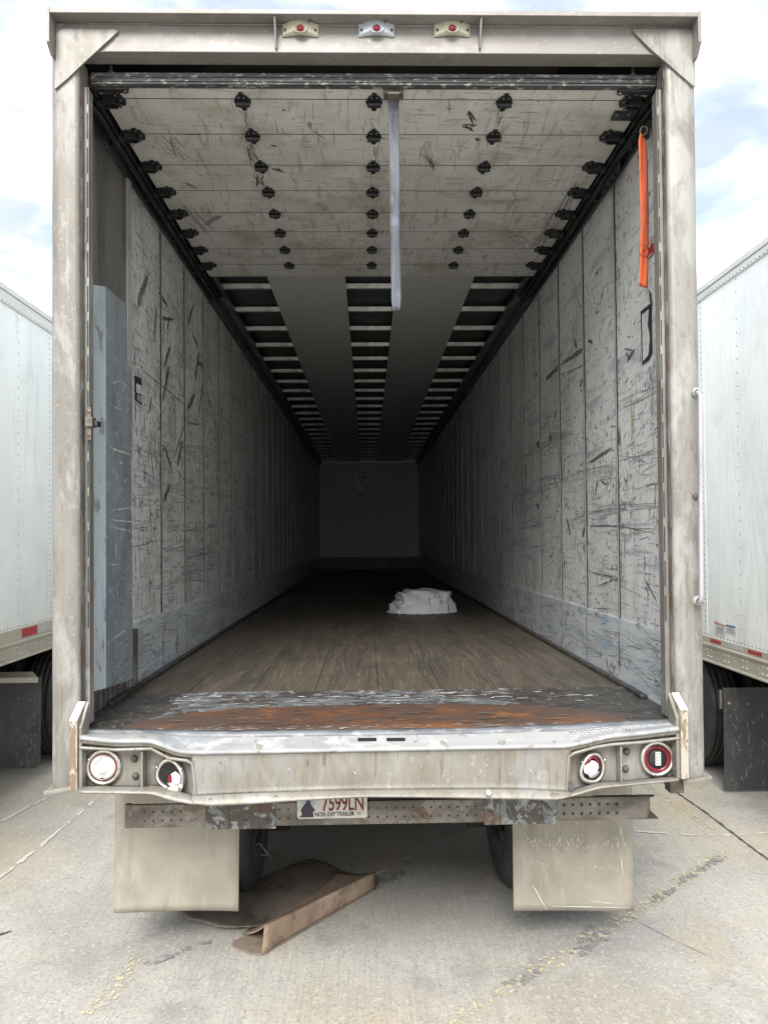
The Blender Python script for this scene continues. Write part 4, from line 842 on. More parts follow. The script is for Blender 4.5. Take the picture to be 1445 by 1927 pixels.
# pockets
def pocket(s):
    pts = ([(151, 1407), (218, 1411), (285, 1409), (318, 1427), (352, 1431), (362, 1437), (369, 1500), (329, 1490), (293, 1480), (271, 1483), (151, 1482)] if s < 0 else
           [(1277, 1389), (1204, 1397), (1150, 1401), (1120, 1406), (1080, 1417), (1070, 1424), (1066, 1492), (1100, 1482), (1128, 1474), (1164, 1474), (1277, 1463)])
    mb = MB(); b = [onY(-.018, *p) for p in pts]; f = [onY(-.075, *p) for p in pts]
    if s > 0: b = b[::-1]; f = f[::-1]
    n = len(b)
    mb.add([p for p in b], [list(range(n))])
    mb.add(b+f, [[i, (i+1) % n, n+(i+1) % n, n+i] for i in range(n)])
    o = mb.build('lamp_pocket', m_alu if 0 else m_sill, T)
    # frame bead around the pocket
    mb = MB(); q = pts if s < 0 else pts
    bead = [onY(-.078, *p) for p in q]
    mb.tube(bead[:7], .0065, 8); mb.build('pocket_edge', m_sill, o)
    # bottom flange
    mb = MB(); xs = [x for x in XS if (x < 372 if s < 0 else x > 1064)]
    inn = [(150, 1482), (271, 1483), (293, 1480), (329, 1490), (372, 1501)] if s < 0 else [(1064, 1493), (1100, 1482), (1128, 1474), (1164, 1474), (1277, 1463)]
    rows = [[tuple(onY(-.02, x, y-4)) for x, y in zip(xs, samp(inn, xs))], [tuple(onY(-.072, x, y)) for x, y in zip(xs, samp(inn, xs))], [tuple(onY(-.095, x, (y+y2)/2)) for x, y, y2 in zip(xs, samp(inn, xs), samp(OUTB, xs))], [tuple(onY(-.112, x, y)) for x, y in zip(xs, samp(OUTB, xs))], [tuple(onY(-.108, x, y+1.5)) for x, y in zip(xs, samp(OUTB, xs))]]
    mb.grid(rows); mb.build('pocket_bottom_flange', m_sill, o, solid=.004)
    x_, y0_, y1_ = (270.5, 1412, 1484) if s < 0 else (1164.5, 1401, 1475)
    A, B = onY(-.05, x_, y0_), onY(-.05, x_, y1_); mb = MB(); mb.box(A.x-.0035, A.x+.0035, -.072, -.018, B.z, A.z); mb.build('pocket_rib', m_sill, o, bevel=.002)
    for (x_, y_) in (((252, 1429), (254, 1461.5)) if s < 0 else ((1180, 1415.5), (1178, 1448))):
        A = onY(-.03, x_, y_); mb = MB(); mb.lathe((A.x, -.018, A.z), (0, -1, 0), [(.0135, 0), (.013, .008), (.009, .014), (.001, .015)], 18); mb.build('rubber_plug', m_rubber, o)
    return o
pocket(-1); pocket(1)
def lamp(px_, py_, kind):
    c = onY(-.035, px_, py_); c = Vector((c.x, -.02, c.z)); ax = Vector((0, -1, 0)); 
    e = empty('tail_light', (0, 0, 0)); e.parent = T
    if kind in 'bc': c = c+Vector((0, -.016, 0))
    def sq(p, t): return p
    def squash(dx, dz, k, wob):
        D_ = Vector((dx, 0, dz)).normalized()
        return lambda p, t: D_*p.dot(D_)+(p-D_*p.dot(D_))*k+Vector((wob*math.sin(2*t+.6), 0, wob*.5*math.sin(3*t)))
    if kind == 'c': ax = Vector((.22, -.97, .05)).normalized(); sq = squash(.55, 1, .80, .004)
    if kind == 'b': ax = Vector((-.15, -.98, .08)).normalized(); sq = squash(-.6, 1, .86, .004)
    if kind == 'd': sq = lambda p, t: p*(1+.025*math.sin(2*t+1.2)+.015*math.sin(3*t))
    if kind == 'a': sq = lambda p, t: p*(1+.015*math.sin(2*t+2.2))
    ro = .074 if kind in 'ad' else .068
    mb = MB(); mb.lathe(c, ax, [(ro, 0), (ro-.002, .010), (ro-.010, .015), (ro-.017, .013), (ro-.021, .006), (ro-.022, -.004)], 40, sq=sq)
    for k in range(3):
        t = math.radians((60, 180, 300)[k]+(0 if kind != 'd' else 15)); q = Vector((math.sin(t), 0, math.cos(t)))*(ro-.011); mb.dome(c+sq(q, t)+ax*.013, ax, .006, .004, 10, 0)
    mb.build('bezel', m_chrome, e)
    ri = ro-.021
    if kind == 'a':
        mb = MB(); mb.lathe(c, ax, [(ri+.003, .002), (ri+.001, .009), (ri-.004, .009), (ri-.006, .004)], 36); mb.build('red_ring', m_redl, e)
        mb = MB(); mb.lathe(c, ax, [(ri-.003, .004), (ri-.004, .012), (ri-.014, .017), (.022, .0185), (.020, .022), (.004, .0225), (.0005, .0225)], 36); L_ = mb.build('lens', m_white, e)
        mb = MB(); o_ = c+ax*.0196
        stroke(mb, o_, X, Z, ax, (-.034, .012), (-.006, .034), .0022, 0, .3); stroke(mb, o_, X, Z, ax, (-.012, .028), (.000, .044), .0018, 0, .3); stroke(mb, o_, X, Z, ax, (-.008, -.039), (.010, -.040), .004, 0, .6)
        mb.build('crack', m_ink, L_)
    else:
        mb = MB(); mb.lathe(c, ax, [(ri+.004, .004), (ri-.004, .0045), (.0005, .0045)], 32, sq=sq); mb.build('lamp_cavity', m_black, e)
    if kind == 'b':
        mb = MB(); pts = [(-.008, -.030), (.004, .006), (.022, .016), (.040, .004), (.052, -.020), (.050, -.044), (.034, -.056), (.010, -.046)]
        P_ = [c+Vector((x, -.016-.006*(i % 2), z)) for i, (x, z) in enumerate(pts)]; mb.add(P_+[c+Vector((.024, -.026, -.018))], [[i, (i+1) % 8, 8] for i in range(8)])
        mb.lathe(c+Vector((.028, -.026, -.014)), ax, [(.018, 0), (.015, .003), (.001, .003)], 16); mb.build('broken_lens', m_white, e, solid=.002)
        mb = MB(); mb.prism([c+Vector((-.006, -.022, -.026)), c+Vector((.012, -.020, -.022)), c+Vector((.009, -.022, .006)), c+Vector((-.002, -.022, .008))], (0, -.004, 0)); mb.build('red_fragment', m_redl, e)
        mb = MB(); mb.grid([[c+Vector((-.015+.06*t+.006*u, -.020-.004*math.sin(t*5), -.062+.02*u-.012*math.sin(3.1*t))) for t in [i/8 for i in range(9)]] for u in (-.5, 0, .6, 1)]); mb.build('bent_trim', m_chrome, e, solid=.002)
    if kind == 'c':
        mb = MB(); mb.lathe(c+Vector((-.004, -.012, .012)), ax, [(ri-.004, -.006), (ri-.008, .008), (ri-.014, .009), (ri-.017, .002)], 30, sq=lambda p, t: sq(p, t)*.96); mb.build('red_ring', m_redl, e)
        mb = MB(); mb.lathe(c+Vector((-.006, -.016, -.002)), ax, [(.034, 0), (.033, .005), (.022, .009), (.020, .012), (.002, .012)], 22, sq=lambda p, t: p*(1 if math.sin(t*3+.4) < .7 else .80)); mb.build('broken_lens', m_white, e)
    if kind == 'd':
        mb = MB(); mb.lathe(c, ax, [(ri+.002, .003), (ri-.004, .009), (ri-.013, .006), (ri-.015, .001)], 36, sq=lambda p, t: p*(1+.04*math.sin(2*t))+Vector((0, 0, -.002))); mb.build('red_ring', m_redl, e)
        mb = MB(); mb.lathe(c, ax, [(.036, -.002), (.035, .004), (.028, .007), (.0005, .008)], 26, sq=lambda p, t: p*(1+.06*math.sin(3*t+1))); mb.build('socket', m_rubber if 0 else m_track, e)
        mb = MB(); mb.box(c.x-.011, c.x+.010, c.y-.016, c.y-.009, c.z-.024, c.z+.029)
        for dz in (.022, .010, -.002, -.014): 
            for dx in (-.006, .005): mb.box(c.x+dx-.002, c.x+dx+.002, c.y-.0168, c.y-.015, c.z+dz-.003, c.z+dz+.002, 1)
        mb.build('connector', [m_swhite, m_ink], e)
    return e
for q, g_ in (((193.5, 1445), 'a'), ((322, 1457), 'b'), ((1113, 1444), 'c'), ((1238, 1429), 'd')): lamp(*q, g_)
mb = MB(); mb.prism([onY(-.085, *q) for q in [(1069, 1474), (1075, 1472), (1082, 1490), (1072, 1493)]][::-1], (0, .03, 0)); mb.build('rubber_chip', m_rubber, T)
for px_, py_, t_ in ((396.5, 1507, 0), (519, 1500, 0), (917.5, 1490.5, 1), (1039, 1495, 0), (1047, 1496, 0)):
    A = onY(-.105, px_, py_); mb = MB()
    if t_: mb.cyl((A.x, -.100, A.z), (A.x, -.125, A.z+.004), .012, 6, smooth=False)
    else: mb.lathe((A.x, -.106, A.z), (0, -.9, .25), [(.010, 0), (.008, .003), (.006, .001), (.0005, .001)], 12)
    mb.build('sill_bolt', m_trim if t_ else m_bump, T)

# ---- underride guard
mb = MB(); yb = .15
zt_, zb_ = .848, .760
def bx(x): return .002*0
mb.box(-1.05, 1.12, yb, yb+.004, zb_, zt_); mb.box(-1.04, 1.15, yb, yb+.015, zt_, zt_+.004); mb.box(.9, 1.16, yb+.0155, yb+.026, zt_, zt_+.004); mb.box(-1.05, 1.17, yb, yb+.10, zb_-.004, zb_)
mb.cyl((-1.05, yb+.012, zb_-.004), (-1.05, yb+.012, zt_+.004), .014, 12)
mb.prism([(1.12, yb+.001, zb_), (1.145, yb+.03, zb_), (1.145, yb+.034, zb_), (1.12, yb+.005, zb_)], (0, 0, zt_-zb_))
for k in range(58):
    x = -.98+k*.0372
    for z in (.823, .786):
        if (-.80 < x < -.45) or (.42 < x < .72): continue
        if x > 1.02: continue
        mb.disc((x, yb-.0012, z), (0, -1, 0), .0042 if x < .7 else .0055, 8, 1)
        if x > .7 and k % 2: mb.lathe((x, yb-.001, z), (0, -1, 0), [(.009, 0), (.008, .003), (.0055, .003)], 10, 0)
UG = mb.build('underride_guard', [m_bump, m_black], T, bevel=.002)
for x0, x1 in ((-.728, -.628), (-.628, -.50), (-.50, -.435), (.432, .50), (.50, .675), (.675, .735)):
    mb = MB(); t = .005 if (x1-x0) < .11 else .003; mb.box(x0, x1-.002, yb-t, yb-.001, zb_-.014, zt_+.006)
    mb.dome(((x0+x1)/2, yb-t, .776), (0, -1, 0), .011, .006, 10); mb.build('bracket_plate', m_brk, UG, bevel=.0015)
for s, x in ((-1, -.58), (1, .58)):
    mb = MB(); mb.box(x-.06, x+.06, yb+.02, yb+.09, zb_, 1.0); mb.build('guard_leg', m_frame, UG)
mb = MB(); A = onY(.02, 1270, 1480); mb.box(A.x-.028, A.x+.028, .0, .06, A.z-.022, A.z+.03); mb.build('corner_block', m_bump, T, bevel=.003)

# licence plate
z0 = zY(yb-.02, 620, 1541); z1 = zY(yb-.02, 620, 1497)
pl = onY(yb-.02, 559, 1520).x; pr_ = onY(yb-.02, 691, 1520).x; zp0 = z0-.001; zp1 = zp0+.152*(pr_-pl)/.305
mb = MB(); r_ = .01; pts = []
for cx_, cz_, a0 in ((pr_-r_, zp0+r_, -90), (pr_-r_, zp1-r_, 0), (pl+r_, zp1-r_, 90), (pl+r_, zp0+r_, 180)):
    for k in range(5): t = math.radians(a0+22.5*k); pts.append((cx_+r_*math.cos(t), yb-.012, cz_+r_*math.sin(t)))
mb.prism(pts, (0, .002, 0)); PL = mb.build('licence_plate', m_plate, T)
W_ = pr_-pl; fy = yb-.0128; lr, lu = Vector((1, 0, .012)), Vector((-.012, 0, 1))
text('plate_lettering', '7599LN', .30*W_, (pl+W_*.655, fy, zp0+W_*.205), lr, lu, m_maroon, PL, sx=.62, bold=.0012)
text('plate_legend', 'NON EXP TRAILER', .0255*W_/.305, (pl+W_*.53, fy, zp0+W_*.058), lr, lu, m_ink, PL, sx=.80, bold=.0003)
mb = MB()
mb.prism([(pl+W_*a, fy, zp0+W_*b) for a, b in ((.02, .02), (.235, .02), (.225, .09), (.255, .13), (.215, .17), (.19, .22), (.20, .33), (.12, .33), (.13, .24), (.07, .16), (.05, .12), (.07, .06))], (0, .0006, 0), 0)
mb.disc((pl+W_*.15, fy+.0004, zp0+W_*.27), (0, -1, 0), W_*.11, 16, 1)
mb.disc((pl+W_*.79, fy-.0002, zp0+W_*.065), (0, -1, 0), W_*.022, 10, 2); mb.box(pl+W_*.86, pl+W_*.91, fy-.0004, fy, zp0+W_*.045, zp0+W_*.085, 3)
mb.build('plate_picture', [m_purple, m_pblue, m_bump, m_mk[4]], PL)

# ---- mud flaps
def flap(x0, x1, zb, zt2, y, m, parent, name='mud_flap', bow=.0, skew=0):
    mb = MB(); rows = []
    for j in range(25):
        t = j/24; rows.append([(x0+(x1-x0)*i/16+skew*(1-t), y+.01*noise.noise(Vector((i*.08, t*1.5, x0)))+.012*math.sin(i/16*3.1)*(1-t), zb+(zt2-zb)*t-(bow*math.sin(math.pi*i/16*.6) if t < .5 else 0)*(1-2*t if t < .5 else 0)) for i in range(17)])
    mb.grid(rows); return mb.build(name, m, parent, solid=.008)
a, b = onY(.55, 215, 1718), onY(.55, 452.5, 1718); f1 = flap(a.x+.012, b.x+.004, a.z, 1.02, .55, m_flap, T, skew=-.012)
a, b = onY(.55, 966, 1713), onY(.55, 1192, 1720); f2 = flap(a.x, b.x, a.z, 1.02, .55, m_flap, T, bow=.012)
mb = MB(); o_ = Vector((0, .532, 0))
for k in range(150):
    u = rnd.random(); px_ = 985+u*190; r = rnd.random(); py_ = (1586+rnd.gauss(0, 6) if r < .55 else 1620+rnd.gauss(0, 3)+u*14 if r < .7 else 1560+rnd.gauss(0, 8)) ; A = onY(.532, px_, py_)
    Ll = rnd.uniform(.004, .022) if r < .55 else rnd.uniform(.002, .008); stroke(mb, o_, X, Z, Vector((0, -1, 0)), (A.x, A.z), (A.x+rnd.gauss(0, .001), A.z-Ll), rnd.uniform(.0015, .003), 0, .5)
for q in [((1005, 1672), (1028, 1712)), ((1000, 1665), (1012, 1680)), ((1040, 1705), (1185, 1708)), ((1165, 1600), (1172, 1650)), ((1166, 1555), (1170, 1575)), ((1110, 1695), (1150, 1700))]:
    A, B = onY(.532, *q[0]), onY(.532, *q[1]); stroke(mb, o_, X, Z, Vector((0, -1, 0)), (A.x, A.z), (B.x, B.z), .003, 0, .6)
mb.build('scrape_marks', m_mk[2], f2)['kind'] = 'stuff'

# ---- running gear
def tyre_profile(R, w):
    h = w/2; P = [(R*.56, -h*.62), (R*.60, -h*.86), (R*.74, -h*1.0), (R*.90, -h*.95), (R*.965, -h*.82), (R*.985, -h*.72)]
    for g in (-.5, -.17, .17, .5): P += [(R, h*(g-.15)), (R, h*(g-.05)), (R*.972, h*(g-.045)), (R*.972, h*(g+.045)), (R, h*(g+.05))]
    P += [(R*.985, h*.72), (R*.965, h*.82), (R*.90, h*.95), (R*.74, h), (R*.60, h*.86), (R*.56, h*.62)]
    return P
def wheel(parent, cx, cy, R=.505, w=.275, side=1, gz=0):
    c = (cx, cy, R+gz); e = empty('wheel', (0, 0, 0)); e['_org'] = parent['_org']; e.parent = parent
    mb = MB(); mb.lathe(c, (1, 0, 0), tyre_profile(R, w), 56); mb.build('tyre', m_tyre, e)
    mb = MB(); mb.lathe(c, (1, 0, 0), [(R*.58, -w*.33), (R*.55, -w*.35), (R*.50, -w*.18), (R*.46, -w*.05), (R*.25, -w*.02), (.001, -w*.02)], 36)
    mb.lathe(c, (1, 0, 0), [(R*.58, w*.33), (R*.55, w*.35), (R*.50, w*.18), (R*.46, w*.05), (R*.25, w*.02), (.001, w*.02)], 36)
    for k in range(10):
        t = k*.628
        for sx in (-1, 1): mb.cyl((cx+sx*w*.05, cy+R*.40*math.cos(t), R+gz+R*.40*math.sin(t)), (cx+sx*w*.065, cy+R*.40*math.cos(t), R+gz+R*.40*math.sin(t)), .032, 10, 1)
    mb.cyl((cx-w*.3, cy, R+gz), (cx+w*.3, cy, R+gz), .11, 18, 0)
    mb.build('rim', [m_rim, m_black], e); return e
for cy in (1.30, 2.55):
    for s in (-1, 1):
        wheel(T, s*.795, cy, side=s); wheel(T, s*1.11, cy, side=s)
    mb = MB(); mb.cyl((-.7, cy, .505), (.7, cy, .505), .063, 16); mb.cyl((-.66, cy, .505), (-.5, cy, .505), .20, 20); mb.cyl((.5, cy, .505), (.66, cy, .505), .20, 20); mb.build('axle', m_frame, T)
for s in (-1, 1):
    mb = MB(); mb.box(s*.5-.05, s*.5+.05, .25, 4.2, .80, 1.0); mb.build('slider_rail', m_frame, T)
    mb = MB(); mb.box(s*.62-.02, s*.62+.02, 10.5, 10.9, .5, 1.0); mb.box(s*.95-.06, s*.95+.06, 12.2, 12.32, .12, 1.05); mb.box(s*.95-.12, s*.95+.12, 12.14, 12.38, .08, .12); mb.build('landing_leg', m_frame, T)
mb = MB()
for k in range(40): mb.box(-1.24, 1.24, .3+k*.395, .34+k*.395, 1.02, 1.155)
mb.box(-1.25, 1.25, .12, YE, 1.155, 1.158); mb.build('cross_members', m_frame, T)
mb = MB(); A = onY(1.3, 513, 1607); mb.tube([(A.x-.11, 1.3, A.z+.05), (A.x-.07, 1.3, A.z+.06), (A.x-.03, 1.29, A.z+.01), (A.x, 1.28, A.z)], .004, 6, 1); mb.tube([(A.x-.11, 1.3, A.z), (A.x, 1.28, A.z)], .004, 6, 1)
mb.cyl((A.x-.012, 1.28, A.z), (A.x+.018, 1.275, A.z-.002), .018, 12); mb.build('valve_hose', [m_rubber, m_trim], T)

# ---- grab handle, latch, labels
A, B = onY(-.06, 1316.5, 738), onY(-.06, 1319, 1133); C_, D_ = onY(0, 1308, 739), onY(0, 1311, 1130)
mb = MB()
def arc(p, q, bend): return []
pts = [(C_.x, -.002, A.z), (C_.x+.006, -.035, A.z), (A.x-.008, -.052, A.z), (A.x, -.060, A.z-.012), (A.x, -.06, A.z-.04), ((A.x+B.x)/2, -.06, (A.z+B.z)/2), (B.x, -.06, B.z+.04), (B.x, -.060, B.z+.012), (B.x-.008, -.052, B.z), (D_.x+.006, -.035, B.z), (D_.x, -.002, B.z)]
mb.tube(pts, .0095, 14)
for p in (C_, D_): mb.lathe((p.x, -.002, p.z), (0, -1, 0), [(.021, 0), (.019, .010), (.012, .014)], 16)
mb.build('grab_handle', m_trim, T)
p = onY(-.004, 1309, 935); mb = MB(); mb.lathe((p.x, -.002, p.z), (0, -1, 0), [(.014, 0), (.012, .008), (.001, .010)], 6); mb.build('post_bolt', m_bump, T)
p = onY(.045, 172, 795); mb = MB(); mb.box(p.x-.012, p.x+.006, .030, .044, p.z-.075, p.z+.06); mb.box(p.x-.014, p.x+.016, .015, .06, p.z-.02, p.z+.018); mb.box(p.x+.0, p.x+.03, .03, .075, p.z-.016, p.z+.006, 1)
for dz in (-.055, .042): mb.dome((p.x-.003, .030, p.z+dz), (0, -1, 0), .007, .004, 8, 0)
mb.build('door_latch', [m_bump, m_track], T, bevel=.002)
def label(name, s, pts, m, off=.0025, parent=T):
    mb = MB(); mb.prism([onX(s*XW, *q)-Vector((s*off, 0, 0)) for q in pts][::(1 if s > 0 else -1)], (s*.0006, 0, 0)); return mb.build(name, m, parent)
l1 = label('wall_label', -1, [(253, 706), (266, 713), (266, 762), (254, 753)], m_sblack, .004)
label('label_panel', -1, [(255.5, 721), (265, 726), (265, 743), (255.5, 738)], m_swhite, .0052, l1); label('label_panel', -1, [(257, 741), (265, 746), (265, 759), (257, 752)], m_mk[4], .0052, l1)
l2 = label('torn_wall_label', 1, [(1206, 586), (1226, 570), (1227, 600), (1228, 664), (1222, 678), (1209, 687)], m_sblack, .004)
label('label_panel', 1, [(1209, 592), (1222, 582), (1220, 612), (1224, 634), (1221, 668), (1211, 680)], m_swhite, .0052, l2)
label('torn_edge', 1, [(1222, 545), (1226, 552), (1228, 575), (1226, 600), (1223, 590), (1225, 570)], m_sblack, .0058, l2)
l3 = label('small_sticker', 1, [(1208, 713), (1219, 711), (1219, 733), (1208, 735)], m_swhite, .004)
A = onX(XW-.0050, 1213.5, 724); text('sticker_digit', '8', .035, A, (0, -1, 0), (0, 0, 1), m_ink, l3)
l4 = label('warning_sign', 1, [(1204, 462), (1232, 443), (1232, 476), (1204, 502)], m_sred, .004)
A = onX(XW-.0052, 1217.5, 464); text('sign_lettering', 'WARNING', .062, A+Vector((0, 0, .004)), (0, -1, 0), (0, 0, 1), m_swhite, l4, sx=.62)
for k in range(3):
    A = onX(XW-.0052, 1219, 480); text('sign_lettering', ('KEEP CLEAR', 'OF DOOR', 'OPENING')[k], .02, A+Vector((0, 0, -.012-.022*k)), (0, -1, 0), (0, 0, 1), m_swhite, l4, sx=.6) if 0 else None
mb = MB(); A = onX(XW-.0055, 1219, 480)
for k in range(3): mb.box(XW-.0056, XW-.0050, A.y-.045+.01*k, A.y+.05, A.z-.012-.022*k, A.z-.006-.022*k)
mb.build('sign_small_print', m_swhite, l4)

# ================================================================== ORANGE STRAP (hangs inside the right wall)
xo = 1.175
a, b = onX(xo, 1209.5, 252), onX(xo, 1211, 540)
e = empty('webbing_strap', (xo, a.y, b.z)); tag(e, 'orange webbing strap hanging from a black hook inside the right wall of the open trailer', 'strap')
mb = MB(); rows = []
for k in range(41):
    t = k/40; c = a.lerp(b, t); w = .028*(1 if t > .06 else .45+9*t); cx = xo+.010*math.sin(t*3)-.006+.0008*math.sin(t*15)
    rows.append([(cx+w*u*.80, c.y+w*u*.45+.003*math.sin(u*3+t*9), c.z-.004*u*(t > .95)) for u in (-1, -.6, -.2, .2, .6, 1)])
mb.grid(rows); wb = mb.build('webbing', m_orange, e, solid=.003)
mb = MB(); r = rows[29]; r2 = rows[32]
for p_, q_ in ((r[0], r2[5]), (r[5], r2[0]), (r[0], r[5]), (r2[0], r2[5])): mb.tube([Vector(p_)+Vector((-.002, -.003, 0)), Vector(q_)+Vector((-.002, -.003, 0))], .0009, 5)
mb.build('stitching', m_ink, wb)
mb = MB(); mb.tube([(a.x-.004, a.y, a.z-.012), (a.x-.016, a.y-.004, a.z+.006), (a.x-.008, a.y-.004, a.z+.026), (a.x+.010, a.y, a.z+.034), (a.x+.02, a.y, a.z+.02), (a.x+.014, a.y, a.z+.002), (a.x, a.y, a.z-.008)], .0045, 8); mb.build('hook', m_bump, e)

# ================================================================== WHITE SACK
def sack():
    cx, cy = .50, 4.66; e_ = MB(); nr, na = 46, 150; rows = []
    for j in range(nr+1):
        r = j/nr; row = []
        for i in range(na+1):
            t = 2*math.pi*(i % na)/na; ct, st_ = math.cos(t), math.sin(t)
            rim = 1+.07*noise.noise(Vector((ct*2.2, st_*2.2, 3)))+.035*noise.noise(Vector((ct*7, st_*7, 8)))
            x = ct*r*.365*rim; y = st_*r*.27*rim
            u = x/.365
            H = .275*(1-.75*max(0, (-u-.30)/.70)**1.2) if u < 0 else .275*(1-.5*max(0, (u-.70)/.3)**2)
            body = H*(1-r**4.5)**.8 if r < 1 else 0
            q = Vector((x*5, y*5, body*5)); w = Vector((noise.noise(q*.8), noise.noise(q*.8+Vector((9, 0, 0))), noise.noise(q*.8+Vector((0, 9, 0)))))
            rid = 1-abs(noise.noise(Vector((x*5.5+y*3.5, y*9-x*5, 2))+w*1.5))*2
            rid2 = 1-abs(noise.noise(Vector((x*13-y*6, body*16+x*5, 7))+w*2.2))*2
            rid3 = 1-abs(noise.noise(Vector((x*26, body*34+x*8, y*10))+w*3))*2
            f = min(1, (1-r)*9)*(.35+.65*min(1, r*1.6))
            ph = 13*(body*1.5+x*1.1+y*.35)+2.6*noise.noise(q*.55)+.8*noise.noise(q*1.7); fold = (1-abs(math.sin(ph)))**1.6
            ph2 = 17*(x*1.2-body*.5+y*.6)+3*noise.noise(q*.7+Vector((4, 4, 0))); fold2 = (1-abs(math.sin(ph2)))**2.2
            d = f*(.042*fold*(1 if u < .35 else .45)+.026*fold2+.012*max(0, rid2)**2+.03*noise.noise(q*.45)-.022)
            rr = 1+d*(1.6+4.2*min(1, max(0, (r-.45)*3))*min(1, (1-r)*7)); row.append((cx+x*rr, cy+y*rr+(.05 if st_ > 0 else 0)*body, FL+.004+(lambda h: h if h < .20 else .20+(h-.20)*.35)(max(0, body+d))+(.01*abs(noise.noise(Vector((ct*9, st_*9, 1)))) if r > .93 else 0)))
        rows.append(row)
    e_.grid(rows)
    return e_, cx, cy
mb, bx_, by_ = sack()
SK = tag(mb.build('plastic_sack', m_bag), 'crumpled white woven plastic sack lying on the dark trailer floor', 'sack')
dgx = None
mb = MB()
for px_ in list(range(781, 800, 3))+list(range(804, 826, 3)):
    y_ = 1108+rnd.uniform(0, 3); A = onY(4.50, px_, y_); B = onY(4.485, px_+rnd.uniform(-.6, .6), y_+rnd.uniform(3, 8))
    stroke(mb, Vector((0, 0, 0)), X, Z, Y, (A.x, A.z), (B.x, B.z), .004, 0, .5)
pr = mb.build('faded_print', m_ink, SK)

# ================================================================== CARDBOARD under the trailer
def card():
    mb = MB()
    # stained lower sheet, edges curling up
    L_ = [onZ(0, *p) for p in [(331, 1722), (360, 1742), (409, 1756), (485, 1757)]]; R_ = [onZ(0, *p) for p in [(548, 1632), (586, 1623), (628, 1634), (668, 1656)]]
    rows = []
    for j in range(31):
        t = j/30; a = [L_[k].lerp(R_[k], t) for k in range(4)]; row = []
        for i in range(31):
            s = i/30*3; k = min(2, int(s)); p = a[k].lerp(a[k+1], s-k)
            z = .014+.014*noise.noise(Vector((p.x*4, p.y*4, 0)))+.03*max(0, i/30-.75)*2+.015*max(0, 1-j/4)
            e = .010*noise.noise(Vector((i*.9, j*.9, 3))) if i in (0, 30) or j in (0, 30) else 0
            row.append((p.x+e, p.y+e, max(.008, z)))
        rows.append(row)
    mb.grid(rows, 1)
    # folded edge: front wall, top flap and inner tongue
    fb = [onZ(.004, *p) for p in [(493, 1798), (560, 1757), (630, 1716), (706, 1673)]]
    ft = [onY(fb[0].y+.005, 498, 1743), onY(fb[1].y+.005, 562, 1713), onY(fb[2].y, 632, 1678), onY(fb[3].y, 707, 1642)]
    bt = [Vector((-.62, .84, .085)), None, None, None]
    bt = [onY(fb[0].y+.20, 455, 1758), onY(fb[1].y+.21, 520, 1717), onY(fb[2].y+.18, 590, 1680), onY(fb[3].y+.14, 634, 1640)]
    def crv(P, t): s = t*3; k = min(2, int(s)); return P[k].lerp(P[k+1], s-k)
    rows = []
    for j in range(25):
        t = j/24; A, B, C = crv(fb, t), crv(ft, t), crv(bt, t); w = Vector((.006*noise.noise(Vector((t*9, 0, 0))), .008*noise.noise(Vector((t*7, 4, 0))), 0))
        row = [A]+[A.lerp(B, k/5)+w*math.sin(k/5*3.14)*2+Vector((0, -.006*math.sin(k/5*3.14), 0)) for k in range(1, 5)]+[B+w*.5, B.lerp(C, .03)+Vector((0, 0, .002))]+[B.lerp(C, k/6)+Vector((0, 0, -.012*math.sin(k/6*3.14)))+w for k in range(1, 6)]+[C]
        rows.append([tuple(p) for p in row])
    mb.grid(rows, 0)
    # bottom tongue seen through the open end
    tg = [onZ(.006, *p) for p in [(493, 1798), (472, 1795), (447, 1786), (438, 1779), (441, 1772), (460, 1764), (500, 1750)]]
    mb.prism([p for p in tg], (0, 0, .004), 2)
    A = [onZ(.006, 493, 1798), onZ(.006, 470, 1762), onZ(.006, 640, 1655), onZ(.006, 706, 1673)]; mb.add(A, [(0, 1, 2, 3)], 2)
    return mb
cb = tag(card().build('cardboard_box', [m_card, m_cardd, mat('inner_cardboard', (.24, .19, .15), .8, 0, [('n', (.16, .13, .10), 8, .45, .65, .7)])], solid=.005), 'flattened brown cardboard box, oil stained and folded, lying on the concrete under the trailer', 'cardboard box')
def bits(name, pts, m, label, cat, r=.006):
    for p in pts:
        pass

